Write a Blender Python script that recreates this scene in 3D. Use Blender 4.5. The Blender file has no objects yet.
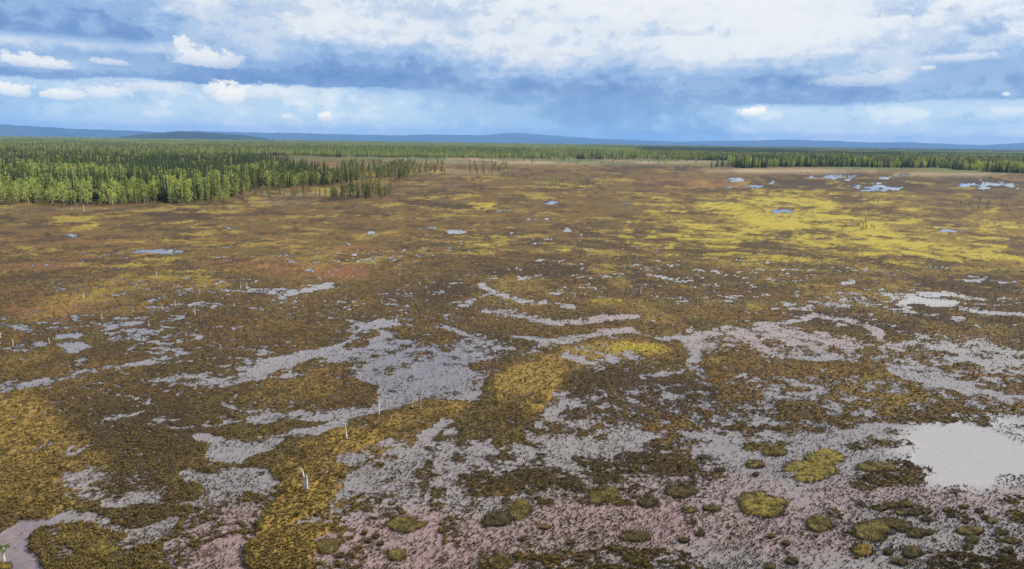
import bpy, math, random
import numpy as np
from mathutils import Matrix, Vector
R = math.radians
random.seed(7); rng = np.random.default_rng(7)
scene = bpy.context.scene
COL = scene.collection

# ------------------------------------------------------------------ camera
CAM_H, FPX, W, H = 32.0, 692.0, 1024.0, 569.0
PITCH, ROLL = math.atan(142.5 / FPX), R(0.81)
f_ = np.array([0, math.cos(PITCH), -math.sin(PITCH)])
r0 = np.array([1., 0, 0]); u0 = np.array([0, math.sin(PITCH), math.cos(PITCH)])
r_ = r0 * math.cos(ROLL) + u0 * math.sin(ROLL)
u_ = u0 * math.cos(ROLL) - r0 * math.sin(ROLL)
cd = bpy.data.cameras.new('camera'); cam = bpy.data.objects.new('camera', cd); COL.objects.link(cam)
cd.sensor_width = 36; cd.lens = 36 * FPX / W; cd.clip_start = 0.5; cd.clip_end = 120000
cam.matrix_world = Matrix(((r_[0], u_[0], -f_[0], 0), (r_[1], u_[1], -f_[1], 0), (r_[2], u_[2], -f_[2], CAM_H), (0, 0, 0, 1)))
scene.camera = cam

def ray(px, py):
    px = np.asarray(px, float); py = np.asarray(py, float)
    return f_ * FPX + np.multiply.outer(px - W / 2, r_) - np.multiply.outer(py - H / 2, u_)
def ground(px, py):                      # pixel -> point of the flat ground
    d = ray(px, py); t = CAM_H / -d[..., 2]
    return d[..., 0] * t, d[..., 1] * t
def to_px(x, y):
    p = np.stack([x, y, np.full_like(x, -CAM_H)], -1)
    z = np.maximum(p @ f_, 1e-3)
    return W / 2 + FPX * (p @ r_) / z, H / 2 - FPX * (p @ u_) / z
def azel(px, py):
    d = ray(px, py)
    return math.degrees(math.atan2(d[0], d[1])), math.degrees(math.atan2(d[2], math.hypot(d[0], d[1])))

# ------------------------------------------------------------------ node helpers
class S:                                 # a socket with arithmetic
    nt = None
    def __init__(s, o): s.o = o
    @staticmethod
    def m(op, *a, clamp=False):
        n = S.nt.nodes.new('ShaderNodeMath'); n.operation = op; n.use_clamp = clamp
        for i, v in enumerate(a):
            if isinstance(v, S): S.nt.links.new(v.o, n.inputs[i])
            else: n.inputs[i].default_value = v
        return S(n.outputs[0])
    def __add__(a, b): return S.m('ADD', a, b)
    __radd__ = __add__
    def __sub__(a, b): return S.m('SUBTRACT', a, b)
    def __rsub__(a, b): return S.m('SUBTRACT', b, a)
    def __mul__(a, b): return S.m('MULTIPLY', a, b)
    __rmul__ = __mul__
    def __truediv__(a, b): return S.m('DIVIDE', a, b)
def link(a, b): S.nt.links.new(a.o if isinstance(a, S) else a, b)
def sstep(v, lo, hi, a=0.0, b=1.0):
    n = S.nt.nodes.new('ShaderNodeMapRange'); n.interpolation_type = 'SMOOTHSTEP'
    link(v, n.inputs[0])
    if lo > hi: lo, hi, a, b = hi, lo, b, a
    for i, q in enumerate((lo, hi, a, b)): n.inputs[1 + i].default_value = q
    return S(n.outputs[0])
def mixc(f, a, b, mode='MIX'):
    n = S.nt.nodes.new('ShaderNodeMix'); n.data_type = 'RGBA'; n.blend_type = mode
    for k, v in ((0, f), (6, a), (7, b)):
        if isinstance(v, S): link(v, n.inputs[k])
        elif k == 0: n.inputs[k].default_value = v
        else: n.inputs[k].default_value = (*v, 1)
    return S(n.outputs[2])
def vec(x, y, z=0.0):
    n = S.nt.nodes.new('ShaderNodeCombineXYZ')
    for i, v in enumerate((x, y, z)):
        if isinstance(v, S): link(v, n.inputs[i])
        else: n.inputs[i].default_value = v
    return S(n.outputs[0])
def noise(v, scale, detail=4, rough=0.55, dist=0.0):
    n = S.nt.nodes.new('ShaderNodeTexNoise')
    if v is not None: link(v, n.inputs['Vector'])
    n.inputs['Scale'].default_value = scale; n.inputs['Detail'].default_value = detail
    n.inputs['Roughness'].default_value = rough; n.inputs['Distortion'].default_value = dist
    return S(n.outputs[0])
def ramp(v, stops, interp='LINEAR'):
    n = S.nt.nodes.new('ShaderNodeValToRGB'); cr = n.color_ramp; cr.interpolation = interp
    link(v, n.inputs[0])
    while len(cr.elements) < len(stops): cr.elements.new(0.5)
    for e, (p, c) in zip(cr.elements, stops):
        e.position = p; e.color = (*c, 1) if len(c) == 3 else c
    return S(n.outputs[0])
def lin(r, g, b):
    f = lambda c: (c / 255 / 12.92) if c <= 10 else ((c / 255 + 0.055) / 1.055) ** 2.4
    return (f(r), f(g), f(b))

# ------------------------------------------------------------------ sky
SUN_AZ, SUN_EL = R(80), R(42)            # azimuth clockwise from the view direction
world = bpy.data.worlds.new('World'); scene.world = world; world.use_nodes = True
nt = world.node_tree; nt.nodes.clear(); S.nt = nt
SKY_STRENGTH = 0.1
tc = nt.nodes.new('ShaderNodeTexCoord'); sx = nt.nodes.new('ShaderNodeSeparateXYZ')
nt.links.new(tc.outputs['Generated'], sx.inputs[0])
dx, dy, dz = (S(o) for o in sx.outputs)
az = S.m('ARCTAN2', dx, dy) * (180 / math.pi)
el = S.m('ARCSINE', dz) * (180 / math.pi)
az = S.m('PINGPONG', az + 45.0, 90.0) - 45.0            # the same kind of clouds all the way round
pv = vec(az * 0.55, el * 1.0, 3.7)
n_big = noise(pv, 0.33, 5, 0.55) - 0.5
n_mid = noise(vec(az * 0.6, el, 11.3), 0.9, 5, 0.6) - 0.5
n_fine = noise(vec(az * 0.7, el, 23.1), 2.4, 6, 0.62) - 0.5
aw = az + n_mid * 3.6 + n_fine * 1.3
ew = el + n_big * 0.55 + n_mid * 0.5 + n_fine * 0.5
AZ0, AZ1 = -45.0, 45.0
COLS = [i * 64 for i in range(17)]
def cloud_grid(rows):                    # brightness 0..9 of the clouds along rows of equal height
    val = None; prev = None
    for y, s in rows:
        e = azel(512, y)[1]
        st = []
        for x, ch in zip(COLS, s.split()):
            yy = y + (x - 512) * 0.0141
            st.append(((azel(x, yy)[0] - AZ0) / (AZ1 - AZ0), (float(ch) / 9,) * 3))
        v = ramp((aw - AZ0) / (AZ1 - AZ0), st, 'EASE')
        val = v if val is None else S.m('ADD', S.m('MULTIPLY', val, 1.0 - (k := sstep(ew, prev, e))), v * k)
        prev = e
    return val
above = cloud_grid([(96, '1 1 1 1 1 1 1 1.5 1.5 1.5 1.5 2 1.5 1.5 2 2.5 2'),
    (81, '4 4 3 1.5 1 1 1 1.5 2 2 2.5 3 2 3.5 4.5 3 2.5'),
    (72, '3.4 3.2 2.6 2.2 3.5 2 1.5 2.5 4 4.5 4 5 3 5.5 6 3 3.5'),
    (63, '6.0 5.2 4.6 5 5.5 3 2.5 4 5.5 6.5 5.5 7 5 5.5 5.5 4.5 4.5'),
    (54, '1.3 1.2 1.6 5 6 4.2 4.2 5.3 7 7 6.5 8.3 8 7 6 6 6'),
    (40, '1.6 1.6 2.6 6 6 7.2 7 7 7.5 7.5 7.5 8.5 8.8 8 7 5.5 7.5'),
    (28, '2.2 2.6 3.3 6.5 6 7.8 7.5 7 7 8 7.2 8.2 8.8 8.8 7.5 7.5 5.5'),
    (14, '3 3.4 4.2 7 6 7.2 7 6.5 7 8.2 8.5 8 8.8 8 5.5 8.3 8.5'),
    (0, '4 4 5 7 6 7 7 6.8 7.3 8.5 9 9 9 8.5 8 9 9')][::1])
below = cloud_grid([(140, '6 6 6 6 6 6 6 5 4.6 4.4 3 3.2 6 7 6 7 7'),
    (131, '5.5 5.5 6 5.5 6 6 6 5 4.6 4 2.6 3 5.6 6.5 6 7 7'),
    (120, '4.5 5 5.5 5.5 5.5 6 5.5 4.8 4.4 2 2.3 3 5 5 5 5 5'),
    (110, '4 4.5 5 5.6 5.4 6 5 4.3 3.6 1.4 1.8 3 5.5 5 6 6 6'),
    (100, '5 5 5.6 6 6 6 5 3.6 2.6 1.2 1.4 2.4 4.5 3.5 4.5 5 5'),
    (88, '5.4 5.5 5.8 6.3 6.4 6 3.6 2.4 1.8 1.1 1.1 1.6 3 3 3 4 3')])
# lower edge of the main cloud deck
fc = nt.nodes.new('ShaderNodeFloatCurve'); cv = fc.mapping.curves[0]
edge = [(-80, 77), (0, 77), (60, 80), (130, 78), (180, 83), (256, 85), (340, 88), (400, 89), (470, 91), (512, 92), (600, 98), (680, 104), (770, 105), (830, 105), (880, 103), (960, 100), (1024, 99), (1100, 99)]
pts = [((azel(x, y)[0] - AZ0) / (AZ1 - AZ0), azel(x, y)[1] / 12) for x, y in edge]
cv.points[0].location = pts[0]; cv.points[1].location = pts[-1]
for p in pts[1:-1]: cv.points.new(*p)
fc.mapping.update()
link((az - AZ0) / (AZ1 - AZ0), fc.inputs['Value'])
ebase = S(fc.outputs[0]) * 12.0
rain = sstep(S.m('ABSOLUTE', az - azel(560, 90)[0]), 13.0, 7.0)          # the veil of rain softens the edge
ecut = el - ebase + n_mid * 0.8 + n_fine * 0.7
deck = sstep(ecut, -0.12, 0.16) * (1.0 - rain) + sstep(ecut, -1.1, 0.7) * rain
t = below * (1.0 - deck) + above * deck
streak = noise(vec(az * 1.6, el * 0.06, 5.0), 1.0, 3) - 0.5
t = t + streak * rain * (1.0 - deck) * 0.16
n_bil = nt.nodes.new('ShaderNodeTexNoise'); n_bil.noise_type = 'RIDGED_MULTIFRACTAL'; n_bil.normalize = True
link(vec(az * 0.62 + n_fine * 0.5, el + n_fine * 0.4, 41.0), n_bil.inputs['Vector']); n_bil.inputs['Scale'].default_value = 0.8; n_bil.inputs['Detail'].default_value = 5
n_bil = 0.5 - S(n_bil.outputs[0])
t = t + n_bil * sstep(el, 1.0, 5.0, 0.12, 0.32)
t = t + n_fine * sstep(el, 2.0, 7.0, 0.22, 0.30) + n_mid * 0.46 + n_big * 0.5 - 0.07
# higher than the frame: the same broken deck goes on
hi = sstep(el, 11.0, 22.0)
t_hi = 0.66 + 1.5 * (noise(vec(dx, dy, dz), 3.2, 6, 0.55) - 0.5)
t = t * (1.0 - hi) + t_hi * hi
steps = (sstep(t, .27, .37) + sstep(t, .47, .56) + sstep(t, .64, .71) + sstep(t, .80, .87)) * 0.21 + 0.12
t = t * (1.0 - 0.45) + steps * 0.45
cloudcol = ramp(t, [(0.0, lin(78, 110, 168)), (0.12, lin(102, 138, 192)), (0.3, lin(136, 168, 210)), (0.5, lin(163, 190, 224)), (0.72, lin(200, 213, 230)), (0.9, lin(228, 233, 238)), (1.0, lin(243, 243, 241))])
# clearer, bluer air close to the skyline
blue = sstep(el, 6.0, 2.5) * (1.0 - deck)
cloudcol = mixc(blue * 0.55, cloudcol, mixc(1.0, cloudcol, (0.92, 1.02, 1.05), 'MULTIPLY'))
puffs = [(22, 60, 30, 9, 1), (52, 65, 26, 6, .9), (108, 62, 24, 4, .7), (183, 47, 11, 11, 1), (197, 58, 27, 12, 1), (222, 62, 22, 10, .75),
    (216, 89, 13, 9, .8), (231, 95, 17, 14, .95), (326, 117, 8, 6, .9), (288, 117, 8, 4, .6), (752, 112, 14, 6, 1), (555, 52, 40, 6, .55), (545, 63, 26, 10, .4),
    (500, 47, 22, 9, .5), (897, 75, 13, 8, .6), (860, 81, 42, 8, .5), (927, 68, 9, 3, .8), (1007, 94, 5, 3, .8), (12, 90, 26, 9, .8), (62, 95, 24, 7, .7), (108, 93, 26, 8, .6), (150, 88, 30, 6, .5), (270, 93, 30, 8, .45), (380, 32, 26, 8, .35), (960, 58, 40, 5, .6), (1008, 14, 30, 9, .7), (940, 8, 14, 5, .7), (955, 30, 16, 6, .6), (905, 12, 40, 7, -.55), (985, 28, 24, 12, -.75), (945, 50, 26, 8, -.45), (660, 33, 60, 5, -.25), (560, 20, 50, 6, -.15), (870, 44, 40, 8, -.25), (260, 10, 30, 14, -.25), (425, 12, 60, 12, -.18)]
for (x, y, rx, ry, k) in puffs:
    a0, e0 = azel(x, y); a1 = azel(x + rx, y)[0]; e1 = azel(x, y - ry)[1]
    dxn = (az - a0) / (a1 - a0); dyn = (el - e0) / (e1 - e0)
    d2 = S.m('SQRT', S.m('MULTIPLY', dxn, dxn) + S.m('MULTIPLY', dyn, dyn)) + n_fine * 2.6 + n_mid * 1.3
    d2 = d2 + sstep(dyn, -0.35, -0.95, 0.0, 0.5)
    m = sstep(d2, 1.2, 0.6 if k > 0 else 0.3, 0.0, 1.0) * abs(k)
    shade = sstep(dyn + n_fine * 1.2, -0.9, 0.5)
    cloudcol = mixc(m, cloudcol, mixc(shade, lin(196, 208, 226), lin(246, 245, 242)) if k > 0 else mixc(shade, lin(130, 162, 208), lin(150, 178, 214)))
sky = nt.nodes.new('ShaderNodeTexSky'); sky.sky_type = 'NISHITA'; sky.sun_disc = False
sky.sun_elevation = SUN_EL; sky.sun_rotation = SUN_AZ; sky.air_density = 1.0; sky.dust_density = 1.0
cloudcol = mixc(sstep(el, 5.5, 0.6), cloudcol, mixc(1.0, cloudcol, (1.85, 1.62, 1.2), 'MULTIPLY'))   # bright low sky, seen through the haze
scaled = mixc(1.0, cloudcol, (0.82 / SKY_STRENGTH,) * 3, 'MULTIPLY')
final = mixc(0.08, scaled, S(sky.outputs[0]))
bg = nt.nodes.new('ShaderNodeBackground'); link(final, bg.inputs[0]); bg.inputs[1].default_value = SKY_STRENGTH
wo = nt.nodes.new('ShaderNodeOutputWorld'); nt.links.new(bg.outputs[0], wo.inputs[0])

# ------------------------------------------------------------------ sun, exposure
sd = bpy.data.lights.new('sun', 'SUN'); sd.energy = 5.0; sd.angle = R(0.6); sd.color = (1.0, 0.93, 0.80)
sun = bpy.data.objects.new('sun', sd); COL.objects.link(sun)
sdir = Vector((math.sin(SUN_AZ) * math.cos(SUN_EL), math.cos(SUN_AZ) * math.cos(SUN_EL), math.sin(SUN_EL)))
sun.rotation_euler = (-sdir).to_track_quat('-Z', 'Y').to_euler(); sun.location = (200, 0, 300)
vs = scene.view_settings; vs.view_transform = 'Standard'; vs.look = 'None'; vs.exposure = 0.38; vs.gamma = 1.0; vs.use_curve_mapping = False
scene.cycles.max_bounces = 6; scene.cycles.diffuse_bounces = 2; scene.cycles.glossy_bounces = 2; scene.cycles.transmission_bounces = 2
scene.cycles.volume_bounces = 1; scene.cycles.transparent_max_bounces = 8
scene.cycles.use_denoising = True; scene.cycles.denoiser = 'OPENIMAGEDENOISE'; scene.cycles.denoising_input_passes = 'RGB_ALBEDO_NORMAL'
scene.cycles.caustics_reflective = False; scene.cycles.caustics_refractive = False

# ------------------------------------------------------------------ numpy noise
def vnoise(x, y, seed):
    xi = np.floor(x).astype(np.int64); yi = np.floor(y).astype(np.int64); fx = x - xi; fy = y - yi
    u = fx * fx * fx * (fx * (fx * 6 - 15) + 10); v = fy * fy * fy * (fy * (fy * 6 - 15) + 10)
    def h(a, b):
        k = (a * 374761393 + b * 668265263 + seed * 974634777) & 0xffffffff
        k = ((k ^ (k >> 13)) * 1274126177) & 0xffffffff
        return ((k ^ (k >> 16)) & 0xffff) / 65535.0
    return (h(xi, yi) * (1 - u) + h(xi + 1, yi) * u) * (1 - v) + (h(xi, yi + 1) * (1 - u) + h(xi + 1, yi + 1) * u) * v
def fbm(x, y, seed, octv=4, gain=0.5):
    s = 0; a = 1; t = 0
    for i in range(octv):
        s = s + a * vnoise(x, y, seed + i * 17); t += a; a *= gain
        x, y = (x * 0.8 - y * 0.6) * 2.03 + 5.1, (x * 0.6 + y * 0.8) * 2.03 + 9.7
    return s / t
def smooth(v, a, b):
    t = np.clip((v - a) / (b - a), 0, 1); return t * t * (3 - 2 * t)

# ------------------------------------------------------------------ layout of the bog, traced on the ground
GX0, GY0, GW, GH = -160, 140, 1344, 500
def blank(): return np.zeros((GH, GW), np.float32)
def poly(m, pts, val=1.0):
    p = np.array(pts, float) - (GX0, GY0)
    x0, y0 = np.maximum(np.floor(p.min(0)).astype(int), 0); x1, y1 = np.ceil(p.max(0)).astype(int) + 1
    x1 = min(x1, GW); y1 = min(y1, GH)
    gx, gy = np.meshgrid(np.arange(x0, x1) + .5, np.arange(y0, y1) + .5)
    ins = np.zeros(gx.shape, bool)
    for (ax, ay), (bx, by) in zip(p, np.roll(p, -1, 0)):
        if ay == by: continue
        ins ^= ((ay > gy) != (by > gy)) & (gx < (bx - ax) * (gy - ay) / (by - ay) + ax)
    s = m[y0:y1, x0:x1]; s[ins] = np.maximum(s[ins], val) if val > 0 else val
def line(m, pts, w, val=1.0, asp=2.2):                  # a channel, w px high, asp times wider sideways
    gx, gy = np.meshgrid(np.arange(GW) + GX0 + .5, np.arange(GH) + GY0 + .5)
    for (ax, ay), (bx, by) in zip(pts[:-1], pts[1:]):
        X0 = int(max(min(ax, bx) - w * asp - 2 - GX0, 0)); X1 = int(min(max(ax, bx) + w * asp + 2 - GX0, GW))
        Y0 = int(max(min(ay, by) - w - 2 - GY0, 0)); Y1 = int(min(max(ay, by) + w + 2 - GY0, GH))
        sxx = gx[Y0:Y1, X0:X1] / asp; syy = gy[Y0:Y1, X0:X1]
        a = np.array((ax / asp, ay)); d = np.array((bx / asp, by)) - a
        tt = np.clip(((sxx - a[0]) * d[0] + (syy - a[1]) * d[1]) / max(d @ d, 1e-6), 0, 1)
        dd = np.hypot(sxx - a[0] - tt * d[0], syy - a[1] - tt * d[1])
        s = m[Y0:Y1, X0:X1]; np.maximum(s, np.where(dd < w / 2, val, 0), out=s)
def ell(m, x, y, rx, ry, val=1.0):
    poly(m, [(x + rx * math.cos(a), y + ry * math.sin(a)) for a in np.linspace(0, 2 * math.pi, 20, endpoint=False)], val)
def blur(m, s):
    k = np.exp(-0.5 * (np.arange(-int(3 * s) - 1, int(3 * s) + 2) / s) ** 2); k /= k.sum(); r = len(k) // 2
    p = np.pad(m, ((r, r), (0, 0)), 'edge'); m = sum(k[i] * p[i:i + m.shape[0]] for i in range(len(k)))
    p = np.pad(m, ((0, 0), (r, r)), 'edge'); return sum(k[i] * p[:, i:i + m.shape[1]] for i in range(len(k)))

wet = blank()
# broad shallow, sedge-dotted wet lawns (0.62..0.85), then open pools (1.0+), then islands cut back out
poly(wet, [(150, 569), (190, 540), (236, 520), (250, 505), (330, 480), (420, 440), (520, 440), (640, 430), (760, 430), (900, 424), (1184, 420), (1184, 640), (130, 640)], .84)
poly(wet, [(520, 392), (700, 380), (900, 372), (1184, 350), (1184, 430), (900, 424), (700, 432), (520, 440)], .48); ell(wet, 110, 490, 60, 18, .44); ell(wet, 960, 365, 70, 26, .48); ell(wet, 400, 470, 80, 32, .66)
poly(wet, [(330, 569), (346, 556), (378, 528), (408, 517), (447, 504), (487, 504), (520, 510), (560, 505), (610, 508), (660, 504), (700, 492), (735, 470), (800, 440), (900, 455), (1184, 470), (1184, 640), (300, 640)], 1.02)
poly(wet, [(256, 358), (283, 354), (310, 347), (338, 342), (346, 333), (338, 329), (351, 321), (378, 318), (408, 324), (447, 325), (463, 331), (485, 336), (512, 342), (512, 352), (496, 355), (482, 374), (474, 400), (430, 400), (403, 407), (376, 412), (338, 418), (297, 420), (256, 425), (230, 402), (225, 385), (240, 362)], .74)
poly(wet, [(364, 338), (392, 335), (420, 345), (452, 356), (460, 372), (448, 385), (418, 393), (395, 390), (384, 372), (366, 356)], .86)
poly(wet, [(256, 360), (300, 350), (338, 343), (345, 336), (352, 344), (330, 356), (290, 364), (262, 372)], .98)
poly(wet, [(686, 325), (703, 331), (724, 325), (768, 322), (800, 330), (858, 336), (858, 361), (800, 361), (768, 361), (746, 352), (719, 352), (703, 355), (686, 344)], .67)
for pts, w, v in [
    ([(-60, 400), (0, 391), (30, 385), (63, 378), (109, 369), (142, 363), (174, 354), (212, 348), (240, 346), (260, 343)], 6, .72),
    ([(199, 384), (226, 380), (256, 374)], 8, .85), ([(102, 331), (120, 325), (147, 322)], 5, .95),
    ([(158, 338), (180, 332), (207, 334), (196, 341)], 5, .75), ([(190, 288), (210, 284), (230, 280)], 3, .7), ([(158, 286), (177, 285)], 4, .8),
    ([(40, 405), (110, 392), (150, 402)], 4, .55), ([(297, 290), (325, 284)], 5, .9), ([(408, 301), (424, 301)], 3, 1.0), ([(452, 307), (471, 300)], 5, .8),
    ([(477, 284), (493, 292), (512, 300), (560, 306)], 5, .8), ([(480, 310), (512, 314), (545, 323), (580, 323), (637, 317)], 8, .95),
    ([(553, 304), (583, 309)], 5, .95), ([(512, 336), (545, 342), (580, 339), (613, 333), (637, 331), (665, 338), (686, 339)], 7, .95),
    ([(688, 340), (690, 352), (692, 363), (678, 372), (648, 378)], 8, .9), ([(512, 352), (540, 346), (575, 342)], 8, .75),
    ([(588, 367), (602, 370)], 6, .95), ([(615, 364), (648, 358)], 4, .85), ([(692, 369), (703, 383), (730, 388), (768, 393), (795, 399), (836, 404), (871, 411)], 8, .75),
    ([(640, 388), (690, 398), (710, 410)], 5, .65), ([(547, 412), (577, 402)], 6, .8), ([(613, 410), (629, 408)], 10, .8),
    ([(654, 275), (668, 279), (683, 281)], 3, 1.2), ([(673, 302), (692, 302)], 3, 1.0), ([(512, 279), (536, 274)], 3, .95),
    ([(905, 303), (920, 300), (940, 302), (962, 303)], 7, 1.3), ([(916, 294), (959, 295), (980, 298), (1040, 298)], 3, 1.2), ([(967, 308), (986, 312), (1040, 314)], 3, 1.1),
    ([(936, 267), (961, 267)], 2.6, 1.2), ([(836, 283), (848, 281)], 3, 1.2), ([(972, 280), (989, 280)], 2.6, 1.2), ([(1008, 282), (1021, 282)], 3, 1.2), ([(840, 298), (855, 298)], 3, .9), ([(782, 304), (795, 308)], 3, 1.0),
    ([(768, 328), (784, 323), (809, 316), (839, 319), (863, 325), (885, 334), (885, 339), (904, 350)], 6, .8),
    ([(888, 355), (910, 342), (942, 335), (970, 336), (991, 340), (997, 347), (1013, 353), (1060, 353)], 6, .75), ([(844, 344), (920, 344), (959, 350), (997, 350)], 5, .75),
    ([(900, 370), (920, 377), (959, 383), (980, 392)], 6, .95), ([(1000, 360), (1060, 366)], 11, .88), ([(991, 400), (1060, 404)], 18, .75),
    ([(1013, 352), (1040, 354)], 5, 1.2),
    ([(880, 360), (890, 352), (870, 342)], 6, .8),
    ([(202, 436), (240, 440), (275, 438), (300, 430), (330, 422)], 9, .85), ([(222, 450), (245, 448), (258, 442)], 14, .95),
    ([(192, 472), (215, 480), (235, 487)], 12, .8), ([(238, 480), (230, 505), (208, 535), (190, 569)], 32, .88), ([(163, 501), (201, 501)], 5, .9), ([(71, 482), (88, 470)], 14, .72), ([(70, 452), (92, 442)], 10, .62),
    ([(90, 517), (114, 528), (152, 528), (170, 520)], 8, .85), ([(130, 545), (155, 530)], 14, .8),
    ([(256, 536), (283, 526), (305, 516), (316, 512)], 6, .95),
    ([(340, 482), (360, 496)], 8, .85), ([(408, 447), (425, 430), (441, 422)], 8, .9), ([(447, 433), (452, 445)], 8, .85), ([(482, 441), (487, 460), (506, 466)], 8, .85), ([(545, 438), (600, 452), (640, 440)], 14, .76), ([(665, 470), (672, 486)], 16, .85)]:
    line(wet, pts, w * (.82 if pts[0][1] < 365 else 1), v * (.84 if 300 < pts[0][1] < 412 and v < 1 else 1))
poly(wet, [(53, 340), (57, 334), (80, 333), (88, 335), (80, 339)], 1.15); poly(wet, [(56, 349), (62, 342), (80, 343), (95, 347), (84, 352), (66, 352)], 1.05); poly(wet, [(26, 346), (40, 339), (52, 341), (46, 348)], .95)
poly(wet, [(202, 436), (218, 434), (226, 444), (256, 440), (256, 452), (240, 459), (218, 453)], 1.05)
poly(wet, [(-160, 545), (0, 531), (25, 520), (54, 517), (71, 509), (90, 517), (54, 525), (27, 539), (25, 549), (35, 558), (38, 569), (49, 640), (-160, 640)], 1.25)
poly(wet, [(180, 569), (205, 545), (236, 530), (250, 548), (236, 560), (256, 640), (150, 640)], 1.1)
poly(wet, [(368, 485), (376, 473), (392, 464), (408, 451), (417, 460), (419, 468), (400, 468), (384, 479), (373, 485)], 1.05)
poly(wet, [(895, 423), (931, 428), (970, 420), (994, 428), (1013, 439), (1040, 452), (1040, 466), (999, 477), (997, 486), (937, 484), (945, 471), (923, 458), (931, 448), (918, 438)], 1.35)
poly(wet, [(997, 418), (1040, 415), (1040, 427), (1010, 425)], 1.25)
for x, y, rx, ry, v in [(160, 251, 28, 1.7, 1.3), (158, 243.5, 4, 1.3, 1.1), (72, 236, 9, 2.2, 1.0), (47, 236, 8, 1.2, .9), (96, 241, 10, 1.0, .9), (452, 232, 15, 3.2, 1.15), (422, 228, 14, 1.8, .95), (450, 220, 10, 1.8, .9), (498, 210, 14, 1.8, 1.0), (505, 233, 6, 1.8, .95), (366, 233, 9, 2.6, .85), (278, 255, 8, 1.7, .95), (231, 227, 8, 1.2, .95), (343, 242, 7, 1.5, .85), (782, 211.5, 16, 1.3, 1.3), (530, 219, 17, 1.8, 1.05), (566, 230, 9, 2.6, 1.0), (585, 236, 5, 1.4, 1.0), (600, 239, 4, 1.4, 1.0), (611, 228, 6, 1.2, .9), (545, 203, 14, 2.2, .85), (595, 205, 10, 1.5, .8), (630, 204, 8, 1.5, .8),
    (70, 262, 18, 1.5, .75), (20, 252, 14, 1.2, .75), (120, 268, 24, 1.3, .7), (318, 286, 9, 2.5, .85), (8, 318, 7, 2.5, 1.0), (640, 163.5, 30, 1.0, 1.0), (735, 180, 14, 2.0, 1.0), (752, 186, 16, 1.8, .85), (835, 177, 12, 2.2, .95), (870, 188, 28, 3.0, .55), (905, 175.5, 24, 1.5, .7), (985, 185, 40, 2.6, .55), (1000, 178, 24, 1.3, .95), (970, 230, 30, 2.5, .62), (800, 172, 18, 1.2, .9), (440, 186, 22, 1.2, .75), (270, 194, 26, 1.6, .6)]:
    ell(wet, x, y, rx * (.8 if y < 245 and v < 1.2 else 1), ry * (.75 if 195 < y < 245 and v < 1.2 else 1), v * (.9 if y < 245 and v < 1.2 else 1))
for (x0, x1, y0, y1, k) in [(960, 1060, 179, 190, 34), (850, 905, 183, 191, 18), (810, 860, 174, 181, 12), (725, 790, 178, 190, 14), (880, 950, 172, 178, 10), (930, 1040, 226, 236, 10)]:
    for _ in range(k): ell(wet, rng.uniform(x0, x1), rng.uniform(y0, y1), rng.uniform(3, 11), rng.uniform(.3, .7), 1.1)
# islands of peat and moss inside the wet ground
for p in [[(289, 362), (310, 358), (338, 361), (350, 365), (340, 372), (320, 376), (295, 374)], [(215, 385), (256, 378), (300, 376), (345, 377), (376, 384), (372, 402), (330, 408), (285, 411), (240, 404)],
    [(384, 330), (400, 327), (440, 328), (460, 338), (440, 342), (405, 341), (388, 337)], [(332, 346), (345, 341), (368, 343), (362, 348), (340, 349)], [(352, 330), (370, 329), (378, 335), (366, 339), (352, 336)],
    [(461, 366), (480, 360), (494, 361), (480, 368), (466, 371)], [(485, 378), (520, 362), (560, 350), (620, 342), (672, 346), (664, 355), (600, 362), (560, 376), (545, 400), (528, 414), (490, 405)],
    [(640, 326), (660, 321), (688, 328), (686, 335), (660, 337), (642, 333)], [(372, 414), (400, 410), (430, 403), (470, 402), (462, 408), (420, 416), (385, 432), (345, 446), (300, 452), (286, 448), (300, 436), (345, 430)],
    [(256, 520), (275, 503), (292, 480), (300, 462), (330, 465), (345, 472), (322, 490), (306, 508), (280, 522), (258, 530)], [(236, 545), (262, 533), (300, 522), (318, 528), (300, 540), (318, 548), (300, 569), (256, 566)],
    [(512, 470), (560, 468), (592, 482), (590, 493), (540, 490), (512, 482)], [(572, 430), (600, 427), (622, 434), (600, 442), (574, 440)], [(635, 446), (660, 438), (692, 442), (690, 452), (650, 453)], [(600, 462), (650, 455), (700, 462), (690, 472), (640, 478), (604, 472)],
    [(836, 440), (880, 434), (920, 440), (931, 447), (890, 452), (850, 448)], [(838, 476), (870, 468), (910, 456), (945, 470), (935, 482), (900, 488), (850, 486)],
    [(512, 552), (560, 548), (610, 546), (690, 552), (700, 575), (520, 575)], [(934, 555), (960, 550), (1000, 552), (1040, 560), (1040, 580), (940, 578)], [(994, 510), (1010, 507), (1060, 510), (1060, 522), (1010, 520)],
    [(960, 430), (965, 431), (962, 432)], [(870, 434), (900, 427), (930, 430), (918, 436), (890, 438)], [(24, 547), (40, 528), (90, 522), (92, 536), (60, 548), (70, 556), (40, 562)], [(85, 556), (84, 544), (98, 538), (118, 542), (121, 556), (104, 560)],
    [(700, 430), (760, 425), (830, 428), (800, 438), (730, 440)], [(480, 470), (452, 470), (448, 484), (470, 496), (510, 492), (520, 480)], [(740, 445), (768, 441), (782, 448), (770, 455), (745, 452)]]:
    poly(wet, p, -.05)
RIDGES = [[(372, 415), (400, 408), (430, 402), (470, 401), (466, 408), (425, 416), (388, 432), (350, 448), (300, 456), (280, 450), (300, 436), (345, 428)], [(250, 524), (272, 505), (290, 482), (300, 460), (330, 463), (348, 470), (325, 490), (308, 510), (282, 524), (256, 532)],
    [(236, 548), (262, 533), (300, 522), (320, 527), (304, 540), (316, 550), (300, 575), (256, 568)], [(485, 378), (520, 362), (560, 350), (620, 342), (672, 345), (664, 356), (600, 363), (560, 376), (545, 400), (528, 414), (490, 405)]]
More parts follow.
